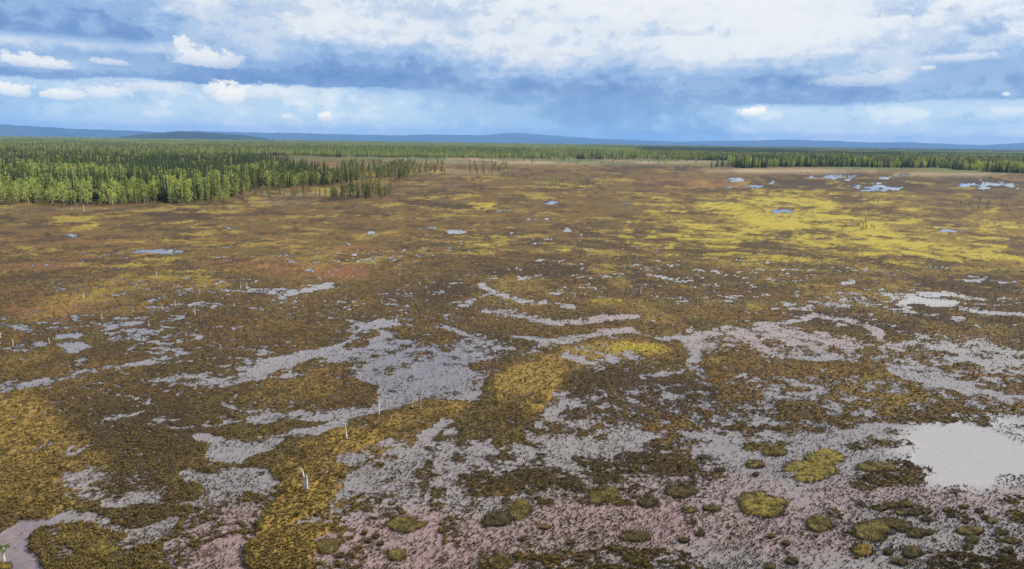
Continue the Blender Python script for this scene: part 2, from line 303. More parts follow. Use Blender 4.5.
for p in RIDGES: poly(wet, p, -.2)
wet[wet < -.15] = .04; wet[285:][wet[285:] < 0] = 0.36; wet[wet < 0] = 0.12
wet = np.maximum(blur(wet, 1.2), 0)

# tints of the moss and underwater mud; drk also paints in cloud shadow
yel = blank(); och = blank(); drk = blank(); pnk = blank(); pal = blank(); red = blank()
for p, v in [([(690, 197), (768, 193), (823, 197), (838, 210), (870, 222), (890, 230), (935, 241), (975, 250), (1040, 257), (1040, 262), (960, 256), (880, 250), (820, 240), (770, 228), (710, 215), (690, 205)], .95),
    ([(640, 232), (700, 226), (768, 226), (850, 240), (900, 250), (840, 250), (760, 242), (690, 240)], .8), ([(700, 262), (820, 262), (900, 268), (1040, 262), (1040, 274), (900, 276), (760, 274)], .45)]: poly(yel, p, v)
ell(yel, 830, 232, 210, 44, .38)
for x, y, rx, ry, v in [(640, 198, 30, 3, .75), (630, 208, 16, 2, .6), (560, 249, 45, 3.5, .75), (500, 262, 40, 3, .4), (470, 204, 30, 3, .6), (430, 194, 40, 2.5, .5), (490, 241, 28, 5, .75), (388, 218, 16, 2.5, .6), (612, 302, 18, 4.5, .8), (650, 310, 12, 2, .6), (755, 307, 14, 4, .75), (640, 350, 32, 5, .85), (590, 358, 40, 6, .4), (716, 361, 14, 3, .7), (821, 371, 14, 3, .7), (880, 376, 40, 4, .6), (850, 387, 30, 5, .6), (915, 396, 36, 6, .6), (940, 352, 16, 2, .6), (100, 548, 16, 8, .9), (45, 552, 12, 6, .4), (110, 227, 26, 3, .7), (190, 224, 14, 2.2, .6), (60, 221, 40, 2, .35), (90, 265, 60, 4, .35), (180, 270, 60, 5, .45), (240, 266, 40, 4, .35), (290, 552, 26, 16, .55), (270, 522, 16, 6, .5), (320, 470, 20, 12, .35), (900, 205, 80, 3, .4), (980, 199, 40, 2, .7), (980, 225, 40, 2, .3), (1005, 246, 30, 2, .5), (765, 503, 24, 12, .9), (520, 413, 14, 6, .4), (560, 187, 45, 2, .4), (830, 265, 40, 2, .5), (770, 282, 40, 3, .4), (40, 265, 30, 3, .3)]: ell(yel, x, y, rx, ry, v)
for x, y, rx, ry, v in [(14, 428, 44, 34, .75), (40, 470, 80, 40, .45), (60, 370, 90, 20, .3), (110, 305, 90, 18, .35), (350, 440, 60, 16, .9), (430, 408, 40, 7, .9), (300, 490, 34, 34, .8), (530, 392, 34, 18, .8), (560, 360, 60, 12, .5), (660, 328, 26, 8, .6), (300, 540, 40, 24, .7), (300, 285, 120, 14, .35), (320, 262, 60, 5, .45), (560, 290, 110, 14, .2), (60, 500, 60, 20, .5), (90, 530, 40, 30, .5), (300, 366, 40, 8, .35), (290, 392, 60, 14, .4), (900, 396, 60, 14, .3), (230, 245, 120, 10, .3)]: ell(och, x, y, rx, ry, v)
for x, y, rx, ry, v in [(840, 184, 110, 6, 1.0), (990, 184, 50, 7, .7), (660, 164.5, 70, 1.2, .9), (700, 248, 110, 5, .55), (800, 256, 90, 4, .45), (560, 275, 90, 10, .45), (520, 262, 60, 7, .3), (180, 216, 40, 4, .7), (420, 204, 60, 3, .3), (700, 285, 110, 10, .35), (900, 318, 120, 12, .75), (980, 285, 60, 10, .5), (620, 395, 100, 25, .5), (600, 470, 120, 30, .5), (440, 470, 60, 30, .5), (140, 430, 70, 30, .35), (130, 500, 50, 30, .35), (800, 420, 100, 20, .3), (900, 470, 60, 26, .5), (970, 550, 80, 30, .7), (880, 520, 70, 18, .6), (440, 345, 70, 12, .35), (600, 320, 90, 6, .3), (420, 290, 100, 10, .3), (760, 230, 40, 3, .25), (620, 235, 40, 8, .35), (300, 196, 50, 5, .3), (360, 205, 40, 3, .3)]: ell(drk, x, y, rx, ry, v)  # dark vegetation, with cloud-shadow bands painted in as darker ground
for x, y, rx, ry, v in [(420, 545, 110, 34, .9), (600, 520, 90, 30, .75), (240, 545, 70, 40, .95), (880, 490, 80, 12, .6), (700, 510, 100, 40, .5), (800, 530, 80, 30, .45), (620, 322, 60, 12, .75), (740, 345, 60, 14, .6), (840, 335, 80, 18, .5), (960, 500, 80, 16, .5), (30, 545, 60, 30, .35), (560, 305, 40, 8, .4), (30, 310, 30, 12, .2)]: ell(pnk, x, y, rx, ry, v)
for x, y, rx, ry, v in [(600, 162, 160, 2.0, .8), (790, 171, 90, 2, .8), (440, 160, 60, 2, .7), (290, 194, 36, 2.5, .28), (280, 202, 30, 2, .25), (950, 174, 60, 2, .6), (60, 209, 120, 1.5, .2), (370, 165, 14, 1.5, .8), (470, 172, 40, 2, .4)]: ell(pal, x, y, rx, ry, v)
for x, y, rx, ry, v in [(60, 265, 70, 4, .5), (310, 272, 60, 6, .7), (250, 262, 60, 4, .5), (60, 240, 60, 5, .4), (350, 250, 40, 4, .3), (690, 184, 60, 3, .7), (60, 310, 60, 8, .3)]: ell(red, x, y, rx, ry, v)
rdg = blank()
for p in RIDGES: poly(rdg, p, 1.0)
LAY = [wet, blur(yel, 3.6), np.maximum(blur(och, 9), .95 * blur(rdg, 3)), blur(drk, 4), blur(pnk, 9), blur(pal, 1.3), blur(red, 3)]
def sample(m, px, py):
    x = np.clip(px - GX0 - .5, 0, GW - 1.001); y = np.clip(py - GY0 - .5, 0, GH - 1.001)
    i = x.astype(int); j = y.astype(int); a = x - i; b = y - j
    return (m[j, i] * (1 - a) + m[j, i + 1] * a) * (1 - b) + (m[j + 1, i] * (1 - a) + m[j + 1, i + 1] * a) * b

def terrain(x, y):
    """height above the water table and the masks, for points of the ground"""
    d = np.hypot(x, y)
    amp = np.clip(d / 100, .5, 6)
    wx = x + (fbm(x / 3.1, y / 3.1, 3) - .5) * 2.2 + (fbm(x / (14 * amp), y / (14 * amp), 5) - .5) * 3.5 * amp
    wy = y + (fbm(x / 3.1, y / 3.1, 4) - .5) * 2.2 + (fbm(x / (14 * amp), y / (14 * amp), 6) - .5) * 3.5 * amp
    px, py = to_px(wx, wy)
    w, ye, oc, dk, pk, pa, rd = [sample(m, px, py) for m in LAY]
    n1 = fbm(x / 9, y / 9, 11, 4); n2 = fbm(x / 1.7, y / 1.7, 12, 3); n3 = 1 - np.abs(fbm(x / .62, y / .62, 13, 2) * 2 - 1)
    nf = fbm(x / 30, y / 70, 15, 5)
    far = smooth(d, 150, 330)
    mid = smooth(d, 60, 110) * (1 - smooth(d, 900, 1300))
    ntw = 1 - np.abs(fbm(x / 13 + 40, y / 8, 33, 4, .55) - .5) * 2
    flark = np.maximum(smooth(fbm(x / 16 + 3, y / 11, 31, 4, .55), .58, .74) * mid * (.54 - .44 * smooth(d, 110, 230)), smooth(ntw, .90, .985) * .60 * (1 - smooth(d, 160, 300)) * smooth(fbm(x / 40, y / 40, 35, 2), .38, .55))          # scattered wet hollows
    w = np.maximum(w, flark)
    pol = fbm(np.arctan2(x, y) * FPX / 3.2, np.arctan2(CAM_H, d) * FPX / 1.2, 19, 3)     # breaks the far shorelines up
    h = .49 - w * .93 + (n1 - .5) * .75 + (n2 - .5) * 1.15 * (1 - .8 * far) + (n3 - .78) * .8 * (1 - far) + (pol - .5) * 1.3 * far * smooth(w, .25, .6)
    h = np.where(w > 1.0, h - (w - 1.0) * 2.4, h)
    h = np.where(w < .25, np.maximum(h, .05 + .1 * n2), h)
    z = np.where(h > 0, .26 * np.minimum(np.maximum(h, 0), 1.2) ** .85, .17 * h)
    z = np.clip(z, -.14, .5) * np.where(h > 0, 1 - .35 * far, 1)
    z = z + smooth(d, 900, 1300) * .4
    ridge = smooth(h, -.05, .15) * smooth(oc, .45, .8) * (1 - smooth(w, .3, .6)) * (1 - far)
    z = z + .22 * ridge
    tus = 1 - np.abs(fbm(x / 1.05, y / .9, 83, 2) * 2 - 1)                                # tussocks and the gaps between
    z = z + .34 * (tus - .8) * smooth(h, .05, .4) * (1 - far)
    return z, h, w, ye, oc, dk, pk, pa, rd, n1, n2, tus

# ------------------------------------------------------------------ meshes and materials
def newmat(name, rough=.9):
    m = bpy.data.materials.new(name); m.use_nodes = True; S.nt = m.node_tree
    b = m.node_tree.nodes['Principled BSDF']; b.inputs['Roughness'].default_value = rough
    b.inputs['Specular IOR Level'].default_value = 0.2
    return m, b
def attr(name):
    n = S.nt.nodes.new('ShaderNodeAttribute'); n.attribute_name = name
    s = S.nt.nodes.new('ShaderNodeSeparateColor'); S.nt.links.new(n.outputs['Color'], s.inputs[0])
    return [S(o) for o in s.outputs] + [S(n.outputs['Alpha'])]
def bump(b, h, strength, dist):
    n = S.nt.nodes.new('ShaderNodeBump'); n.inputs['Strength'].default_value = strength; n.inputs['Distance'].default_value = dist
    link(h, n.inputs['Height']); S.nt.links.new(n.outputs[0], b.inputs['Normal'])
def objpos():
    n = S.nt.nodes.new('ShaderNodeNewGeometry'); return S(n.outputs['Position'])
def obj_rand():
    n = S.nt.nodes.new('ShaderNodeObjectInfo'); return S(n.outputs['Random'])

M = {}
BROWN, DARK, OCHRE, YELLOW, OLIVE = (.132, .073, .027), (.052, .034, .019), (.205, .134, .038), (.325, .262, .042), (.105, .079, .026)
m, b = newmat('bog_surface', .95); M['bog'] = m
P = objpos(); a1 = attr('tint'); a2 = attr('tint2')
nA = noise(P, .9, 5, .65); nB = noise(P, 4.5, 3, .6); nC = noise(P, .09, 5, .6)
c = mixc(sstep(nC + (nA - .5) * .7, .38, .64), BROWN, OLIVE)
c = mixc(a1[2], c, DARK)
c = mixc(sstep(a1[1] + (nA - .5) * .9, .08, 1.05), c, OCHRE)
c = mixc(sstep(a1[0] + (nA - .5) * .9, .12, .95), c, YELLOW)
c = mixc(a2[2], c, (.19, .085, .045))
c = mixc(a2[0], c, (.34, .26, .16))
c = mixc(a2[1], c, (.10, .125, .045))
c = mixc(sstep(nB, .3, .7, 0, 1), mixc(1.0, c, (.62, .62, .6), 'MULTIPLY'), mixc(1.0, c, (1.3, 1.28, 1.2), 'MULTIPLY'))
a3 = attr('bed'); nD = noise(P, 2.2, 5, .7)
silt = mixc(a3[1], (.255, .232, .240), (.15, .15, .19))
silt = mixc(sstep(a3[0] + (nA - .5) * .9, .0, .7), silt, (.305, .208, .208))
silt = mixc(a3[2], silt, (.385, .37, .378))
silt = mixc(sstep(nD, .60, .40, 0, .38) * (1.0 - a3[2] * 0.75), silt, (.13, .095, .075))                # litter on the bed
c = mixc(sstep(a3[3] + (nD - .5) * .5, -.25, .05), c, mixc(1.0, c, (.62, .56, .52), 'MULTIPLY'))   # soaked peat
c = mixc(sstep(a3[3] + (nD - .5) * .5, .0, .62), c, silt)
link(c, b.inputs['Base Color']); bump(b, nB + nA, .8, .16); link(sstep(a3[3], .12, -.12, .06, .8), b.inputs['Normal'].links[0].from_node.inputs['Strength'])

m, b = newmat('bog_water', .05); M['water'] = m; nt = m.node_tree
P = objpos()
gl = nt.nodes.new('ShaderNodeBsdfGlossy'); gl.inputs['Roughness'].default_value = .04
tp = nt.nodes.new('ShaderNodeBsdfTransparent'); tp.inputs[0].default_value = (.90, .885, .86, 1)
geo = nt.nodes.new('ShaderNodeNewGeometry'); dot = nt.nodes.new('ShaderNodeVectorMath'); dot.operation = 'DOT_PRODUCT'
nt.links.new(geo.outputs['Normal'], dot.inputs[0]); nt.links.new(geo.outputs['Incoming'], dot.inputs[1])
fres = S.m('POWER', 1.0 - S.m('ABSOLUTE', S(dot.outputs['Value'])), 5.0) * 0.97 + 0.03      # reflectance of a water surface
bp = nt.nodes.new('ShaderNodeBump'); bp.inputs['Strength'].default_value = .06; bp.inputs['Distance'].default_value = .03
link(noise(P, 3.0, 3, .6), bp.inputs['Height']); nt.links.new(bp.outputs[0], gl.inputs['Normal'])
mx = nt.nodes.new('ShaderNodeMixShader'); link(fres, mx.inputs[0]); nt.links.new(tp.outputs[0], mx.inputs[1]); nt.links.new(gl.outputs[0], mx.inputs[2])
nt.links.new(mx.outputs[0], nt.nodes['Material Output'].inputs[0]); nt.nodes.remove(b)

def moss_mat(name, base, hi):
    m, b = newmat(name, .95); P = objpos()
    n1 = noise(P, 1.6, 5, .65); n2 = noise(P, 9, 3, .6)
    c = mixc(sstep(n1, .38, .62), base, hi)
    c = mixc(sstep(n2, .3, .7), mixc(1.0, c, (.6, .6, .6), 'MULTIPLY'), mixc(1.0, c, (1.3, 1.3, 1.2), 'MULTIPLY'))
    link(c, b.inputs['Base Color']); bump(b, n2 + n1, .9, .12); M[name] = m
moss_mat('moss_yellow', (.07, .054, .02), (.205, .158, .032))
moss_mat('moss_ochre', (.10, .066, .022), (.22, .145, .03))
moss_mat('moss_dark', (.038, .028, .014), (.075, .056, .022))
moss_mat('moss_olive', (.055, .042, .018), (.135, .102, .026))
def grass_mat(name, a, b2):
    m, b = newmat(name, .85); c = mixc(obj_rand(), a, b2); link(c, b.inputs['Base Color'])
    M[name] = m
grass_mat('sedge_dark', (.050, .036, .020), (.115, .082, .04))
grass_mat('sedge_ochre', (.112, .08, .027), (.235, .165, .046))
grass_mat('sedge_olive', (.085, .065, .022), (.195, .148, .038))
def leaf_mat(name, a, b2, trans):
    m, b = newmat(name, .7); nt = m.node_tree
    P = objpos(); c = mixc(sstep(obj_rand() + (noise(P, .5, 2) - .5) * .8, .1, .9), a, b2)
    link(c, b.inputs['Base Color'])
    tr = nt.nodes.new('ShaderNodeBsdfTranslucent'); link(mixc(1.0, c, (1.25, 1.2, .7), 'MULTIPLY'), tr.inputs[0])
    mx = nt.nodes.new('ShaderNodeMixShader'); mx.inputs[0].default_value = trans
    nt.links.new(b.outputs[0], mx.inputs[1]); nt.links.new(tr.outputs[0], mx.inputs[2])
    nt.links.new(mx.outputs[0], nt.nodes['Material Output'].inputs[0]); M[name] = m
leaf_mat('birch_leaf', (.235, .29, .085), (.41, .44, .145), .42)
leaf_mat('spruce_needle', (.042, .066, .026), (.088, .108, .036), .15)
leaf_mat('pine_needle', (.15, .175, .065), (.26, .27, .10), .25)
def bark_mat(name, a, b2, scale=3.0):
    m, b = newmat(name, .9); link(mixc(sstep(noise(objpos(), scale, 3), .4, .6), a, b2), b.inputs['Base Color']); M[name] = m
bark_mat('birch_bark', (.55, .52, .47), (.22, .19, .16)); bark_mat('dark_bark', (.10, .075, .055), (.06, .045, .035))
bark_mat('pine_bark', (.24, .14, .08), (.14, .10, .075)); bark_mat('bleached_wood', (.58, .53, .45), (.38, .335, .27)); bark_mat('grey_wood', (.30, .27, .23), (.20, .175, .15))
m, b = newmat('hill_forest', 1.0); M['hill'] = m
P = objpos(); link(mixc(sstep(noise(P, .0012, 5, .6), .4, .6), (.018, .032, .022), (.036, .052, .028)), b.inputs['Base Color'])

class MB:
    def __init__(s): s.v = []; s.f = []; s.m = []
    def add(s, v, f, mi=0):
        o = len(s.v); s.v.extend(map(tuple, v)); s.f.extend(tuple(i + o for i in q) for q in f); s.m.extend([mi] * len(f))
    def tube(s, pts, rad, n=5, mi=0):
        o = len(s.v); pts = [np.array(p, float) for p in pts]
        for i, p in enumerate(pts):
            d = pts[min(i + 1, len(pts) - 1)] - pts[max(i - 1, 0)]; d /= np.linalg.norm(d) + 1e-9
            a = np.cross(d, (0.3, 1, .1)); a /= np.linalg.norm(a); bb = np.cross(d, a)
            for k in range(n):
                t = 2 * math.pi * k / n; s.v.append(tuple(p + rad[i] * (math.cos(t) * a + math.sin(t) * bb)))
        for i in range(len(pts) - 1):
            for k in range(n):
                s.f.append((o + i * n + k, o + i * n + (k + 1) % n, o + (i + 1) * n + (k + 1) % n, o + (i + 1) * n + k)); s.m.append(mi)
        s.f.append(tuple(o + (len(pts) - 1) * n + k for k in range(n))); s.m.append(mi)
    def mesh(s, name, mats):
        me = bpy.data.meshes.new(name); me.from_pydata(s.v, [], s.f); me.update()
        for q in mats: me.materials.append(M[q])
        me.polygons.foreach_set('material_index', s.m); return me
def merged(parts, mats, name):                          # [(mesh arrays, matrix)] -> one mesh
    o = MB()
    for mb, sc, rz, off, mi in parts:
        v = np.array(mb.v); c, s_ = math.cos(rz), math.sin(rz)
        v = np.stack([(v[:, 0] * c - v[:, 1] * s_) * sc + off[0], (v[:, 0] * s_ + v[:, 1] * c) * sc + off[1], v[:, 2] * sc], 1)
        o.add(v, mb.f, mi)
    return o.mesh(name, mats)
def link_obj(name, me, parent=None, loc=None):
    o = bpy.data.objects.new(name, me); COL.objects.link(o)
    if parent is not None: o.parent = parent
    if loc is not None: o.location = loc
    return o
def tag(o, label=None, cat=None, group=None, kind=None):
    for k, v in (('label', label), ('category', cat), ('group', group), ('kind', kind)):
        if v: o[k] = v
    return o
def grid_mesh(name, x, y, z, mat, smooth_=True):
    n, m_ = x.shape; v = np.stack([x, y, z], -1).reshape(-1, 3).astype(np.float32)
    idx = np.arange(n * m_, dtype=np.int32).reshape(n, m_)
    q = np.stack([idx[:-1, :-1], idx[:-1, 1:], idx[1:, 1:], idx[1:, :-1]], -1).reshape(-1, 4)
    me = bpy.data.meshes.new(name); me.vertices.add(len(v)); me.vertices.foreach_set('co', v.ravel())
    me.loops.add(q.size); me.loops.foreach_set('vertex_index', q.ravel())
    me.polygons.add(len(q)); me.polygons.foreach_set('loop_start', np.arange(0, q.size, 4, dtype=np.int32))
    me.update(calc_edges=True); me.materials.append(mat)
    me.polygons.foreach_set('use_smooth', np.full(len(q), smooth_))
    return me
def set_attr(me, name, chans):
    a = me.attributes.new(name, 'FLOAT_COLOR', 'POINT')
    a.data.foreach_set('color', np.stack([c.ravel() for c in chans], -1).astype(np.float32).ravel())

# ------------------------------------------------------------------ ground sheet (fine near, coarse far) and the water table
th = np.concatenate([np.arange(R(44), R(.9), -1.0 / FPX), np.geomspace(R(.9), R(.048), 50)])
Yr = CAM_H / np.tan(th)
sc_ = np.concatenate([np.linspace(-1.25, -.82, 60, endpoint=False), np.arange(-.82, .82, 1.22 / FPX), np.linspace(.82, 1.25, 60)])
gx = np.multiply.outer(Yr, sc_); gy = np.multiply.outer(Yr, np.ones_like(sc_))
z, h, w, ye, oc, dk, pk, pa, rd, n1, n2, tus = terrain(gx, gy)
dist = np.hypot(gx, gy)
ga = np.arctan2(gx, gy) * FPX; gd = np.arctan2(CAM_H, dist) * FPX; fm = smooth(dist, 110, 240)
st = fbm(gx / 22, gy / 60, 41, 5, .6) * (1 - fm) + fm * fbm(ga / 26, gd / 2.6, 42, 5, .74)
st2 = fbm(gx / 14 + 9, gy / 26, 47, 5, .6) * (1 - fm) + fm * fbm(ga / 30 + 9, gd / 2.9, 48, 5, .74)
fine = fbm(ga / 4.5, gd / 1.25, 49, 2, .7)
midf = smooth(dist, 90, 200)
yel_f = np.clip(ye * (.22 + .85 * smooth(st, .28, .70)) * (.55 + .8 * fine) + .46 * midf * smooth(st2, .55, .68) * (1 - smooth(dist, 700, 1100)), 0, 1)
och_f = np.clip(oc * .85 * (.45 + 1.3 * smooth(n1 * .6 + n2 * .4, .3, .6)) + .5 * smooth(st2 + (fine - .5) * .2, .49, .64) * (.35 + .65 * midf), 0, 1)
drk_f = np.clip(1.35 * dk * (.6 + .8 * smooth(st2, .62, .38)) + (.5 + .3 * fm) * smooth(st + (fine - .5) * .3, .52, .36) + .25 * smooth(n2, .5, .3) + .75 * smooth(tus, .82, .55) * (1 - smooth(dist, 120, 260)), 0, 1) * (1 - .8 * yel_f)  # hollows darkened in colour: wet peat plus painted relief shade between tussocks
pal_f = np.clip(pa * (.5 + st), 0, 1)
grn_f = smooth(dist, 1000, 1250) * np.maximum(smooth(fbm(ga / 45, gd / 1.6, 51, 4, .6), .36, .60), smooth(dist, 1700, 2600))
me = grid_mesh('bog', gx, gy, z, M['bog'])
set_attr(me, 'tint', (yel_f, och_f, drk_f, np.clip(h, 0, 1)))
set_attr(me, 'tint2', (pal_f * (1 - .7 * grn_f), grn_f * .9, np.clip(rd * (.3 + 1.2 * smooth(st, .4, .6)), 0, 1), grn_f))
px_g, py_g = to_px(gx, gy)
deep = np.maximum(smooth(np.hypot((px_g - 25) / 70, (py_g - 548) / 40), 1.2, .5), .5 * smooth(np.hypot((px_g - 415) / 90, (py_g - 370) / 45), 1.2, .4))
white = np.clip(smooth(np.hypot((px_g - 970) / 85, (py_g - 450) / 45), 1.1, .7) * .95 + .7 * smooth(np.hypot((px_g - 945) / 60, (py_g - 302) / 12), 1.2, .6) + .45 * smooth(py_g, 330, 250) + .55 * smooth(py_g, 250, 200), 0, 1)  # pale mud, whitened further to paint in silvery sky reflection
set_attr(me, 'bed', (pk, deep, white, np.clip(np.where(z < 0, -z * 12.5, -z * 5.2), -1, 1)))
bog = tag(link_obj('bog', me), 'brown and yellow peat bog with wet hollows stretching to the horizon', 'bog', kind='structure')

th2 = np.geomspace(R(46), R(.9), 150); Y2 = CAM_H / np.tan(th2); s2 = np.linspace(-1.3, 1.3, 330)
wx_ = np.multiply.outer(Y2, s2); wy_ = np.multiply.outer(Y2, np.ones_like(s2))
me = grid_mesh('water', wx_, wy_, np.zeros_like(wx_), M['water'])
tag(link_obj('water', me), 'shallow pools and wet hollows mirroring the pale sky', 'water', kind='structure')

# ------------------------------------------------------------------ scatter with geometry nodes
def gn_scatter(name, pts, rz, scl, var, protos, label, cat):
    me = bpy.data.meshes.new(name); n = len(pts)
    me.vertices.add(n); me.vertices.foreach_set('co', np.asarray(pts, np.float32).ravel())
    rot = np.zeros((n, 3), np.float32); rot[:, 2] = rz
    a = me.attributes.new('rot', 'FLOAT_VECTOR', 'POINT'); a.data.foreach_set('vector', rot.ravel())
    s = np.asarray(scl, np.float32); s = np.repeat(s[:, None], 3, 1) if s.ndim == 1 else s
    a = me.attributes.new('scl', 'FLOAT_VECTOR', 'POINT'); a.data.foreach_set('vector', s.ravel())
    a = me.attributes.new('var', 'INT', 'POINT'); a.data.foreach_set('value', np.asarray(var, np.int32))
    o = link_obj(name, me)
    col = bpy.data.collections.new(name + '_kinds')
    for i, pm in enumerate(protos):
        col.objects.link(bpy.data.objects.new('%s_%02d' % (name + '_kind', i), pm))
    g = bpy.data.node_groups.new(name + '_nodes', 'GeometryNodeTree')
    g.interface.new_socket('Geometry', in_out='INPUT', socket_type='NodeSocketGeometry'); g.interface.new_socket('Geometry', in_out='OUTPUT', socket_type='NodeSocketGeometry')
    gi = g.nodes.new('NodeGroupInput'); go = g.nodes.new('NodeGroupOutput'); ip = g.nodes.new('GeometryNodeInstanceOnPoints')
    ci = g.nodes.new('GeometryNodeCollectionInfo'); ci.inputs['Collection'].default_value = col; ci.inputs['Separate Children'].default_value = True; ci.inputs['Reset Children'].default_value = True
    ip.inputs['Pick Instance'].default_value = True
    L = g.links.new
    L(gi.outputs[0], ip.inputs['Points']); L(ci.outputs[0], ip.inputs['Instance'])
    for an, typ, sock in (('rot', 'FLOAT_VECTOR', 'Rotation'), ('scl', 'FLOAT_VECTOR', 'Scale'), ('var', 'INT', 'Instance Index')):
        na = g.nodes.new('GeometryNodeInputNamedAttribute'); na.data_type = typ; na.inputs[0].default_value = an
        L(na.outputs[0], ip.inputs[sock])
    L(ip.outputs[0], go.inputs[0])
    md = o.modifiers.new('scatter', 'NODES'); md.node_group = g
    return tag(o, label, cat, kind='stuff')

# ------------------------------------------------------------------ sedge tufts
def tuft(mat, n, hgt, spread, seed):
    r = random.Random(seed); mb = MB()
    for i in range(n):
        a = r.uniform(0, 6.283); q = r.uniform(0, spread * .5); hh = hgt * r.uniform(.6, 1.1); l = r.uniform(.15, .7) * spread; wd = r.uniform(.02, .045)
        bx, by = q * math.cos(a), q * math.sin(a); tx, ty = bx + l * math.cos(a), by + l * math.sin(a)
        nx, ny = -math.sin(a) * wd, math.cos(a) * wd
        mb.add([(bx - nx, by - ny, -.03), (bx + nx, by + ny, -.03), ((bx + tx) / 2 + nx, (by + ty) / 2 + ny, hh * .75), (tx, ty, hh)], [(0, 1, 2), (0, 2, 3)])
    return mb.mesh('sedge_tuft', [mat])
protos = [tuft('sedge_dark', 9, .24, .20, i) for i in range(3)] + [tuft('sedge_ochre', 10, .24, .26, 10 + i) for i in range(3)] + [tuft('sedge_olive', 10, .26, .26, 20 + i) for i in range(3)]
N = 430000
qx = rng.uniform(-120, 1144, N); qy = 600 - 345 * rng.random(N) ** 1.15
px3, py3 = ground(qx, qy)
tz = terrain(px3, py3); zz, hh, ww, yy_, oo, dd_ = tz[0], tz[1], tz[2], tz[3], tz[4], tz[5]
clump = fbm(px3 / 1.3, py3 / 1.3, 77, 3); clump2 = fbm(px3 / 9, py3 / 9, 78, 3)
water_ = zz < 0.0
keep = np.where(water_, (zz > -.5) & (rng.random(N) < .01 + (.05 + .24 * smooth(clump * .35 + clump2 * .65, .38, .62)) * smooth(1.3 - ww, 0, .25) + .4 * smooth(zz, -.045, 0)), rng.random(N) < .48)
keep &= ~((ww > 1.12) & water_ & (rng.random(N) < .9))
sel = np.where(keep)[0]
rr = rng.random(len(sel)); kind = np.where(water_[sel], np.where(rr < .8, 0, 2), np.where(rr < .16 + .5 * dd_[sel], 0, np.where(rr < .30 + .1 * smooth(py3[sel], 110, 170) + .7 * oo[sel], 1, 2)))
base = np.where(water_[sel], -.04, zz[sel] - .02)
scl = np.where(water_[sel], rng.uniform(.24, .62, len(sel)), rng.uniform(.32, .82, len(sel)))
gn_scatter('sedge', np.stack([px3[sel], py3[sel], base], 1), rng.uniform(0, 6.28, len(sel)), scl, kind * 3 + rng.integers(0, 3, len(sel)), protos,
           'fine brown and olive sedge tufts dotted over the bog and shallows', 'sedge')

# ------------------------------------------------------------------ hills on the skyline
def hill(name, prof, D, depth, label, seed):
    """prof: skyline pixels; a rounded ridge at distance D (m), depth m deep"""
    px = np.array([p[0] for p in prof], float); py = np.array([p[1] for p in prof], float)
    xs = np.linspace(px[0], px[-1], 260)
    ys = np.interp(xs, px, py); k = np.ones(9) / 9; ys = np.convolve(np.pad(ys, 4, 'edge'), k, 'valid')
    d = ray(xs, ys); hd = np.hypot(d[:, 0], d[:, 1]); top = CAM_H + d[:, 2] / hd * D
    top = top + (fbm(xs / 9, xs * 0, seed, 4) - .5) * D * .0012
    ends = np.minimum(smooth(np.arange(260) / 20., 0, 1), smooth((259 - np.arange(260)) / 20., 0, 1)); top = np.maximum(top, 1) * ends
    rows = []
    for t in np.linspace(-1, 1, 25):
        dd = D + t * depth; ph = math.cos(t * math.pi / 2) ** 1.2 if abs(t) < 1 else 0
        X = d[:, 0] / hd * dd; Y = d[:, 1] / hd * dd
        nn = (fbm(X / 900, Y / 900, seed + 3, 4) - .5) * 2
        rows.append((X, Y, top * ph * (1 + .16 * nn * (1 - ph)) - 2 * (abs(t) >= 1)))
    X, Y, Z = (np.array([r[i] for r in rows]) for i in range(3))
    return tag(link_obj(name, grid_mesh(name, X, Y, Z, M['hill'])), label, 'hills', kind='structure')
hill('hills', [(-260, 122), (-120, 120), (0, 124), (20, 125.5), (45, 127), (75, 129), (100, 129.6), (140, 131), (152, 131.5), (165, 132.5), (200, 134), (240, 136)], 26000, 3500, 'blue forested ridge on the skyline at far left', 61)
hill('hills', [(120, 135), (150, 133), (175, 130.7), (200, 131), (240, 132.3), (300, 133.2), (350, 134.4), (400, 135.4), (430, 134.3), (445, 134.6), (480, 135.3), (505, 136), (560, 138.5), (640, 140.6), (700, 142), (760, 144), (800, 146)], 29000, 3500, 'long low blue ridge along the middle of the skyline', 62)
hill('hills', [(440, 139), (480, 135.6), (505, 133.2), (520, 132.9), (535, 134), (560, 136), (600, 138.6), (640, 140), (690, 143)], 34000, 3500, 'pale blue fell with two soft tops behind the middle ridge', 63)
hill('hills', [(640, 144), (700, 141.2), (750, 140.6), (780, 139.6), (800, 139.8), (830, 140.6), (870, 142.4), (910, 142.0), (950, 144.2), (990, 145.2), (1005, 143.8), (1024, 142.6), (1080, 141), (1160, 143), (1280, 146)], 30000, 3500, 'low blue hills on the skyline at far right', 64)
hill('hills', [(110, 138), (140, 134.4), (165, 132.6), (185, 131.6), (205, 132.2), (225, 134), (250, 136), (275, 138.6)], 10000, 1600, 'dark green wooded hill in front of the blue ridges', 65)
hill('hills', [(560, 146), (640, 145), (760, 146.2), (900, 147.6), (1024, 149), (1200, 151)], 17000, 2000, 'dark wooded rise below the blue hills on the right', 66)

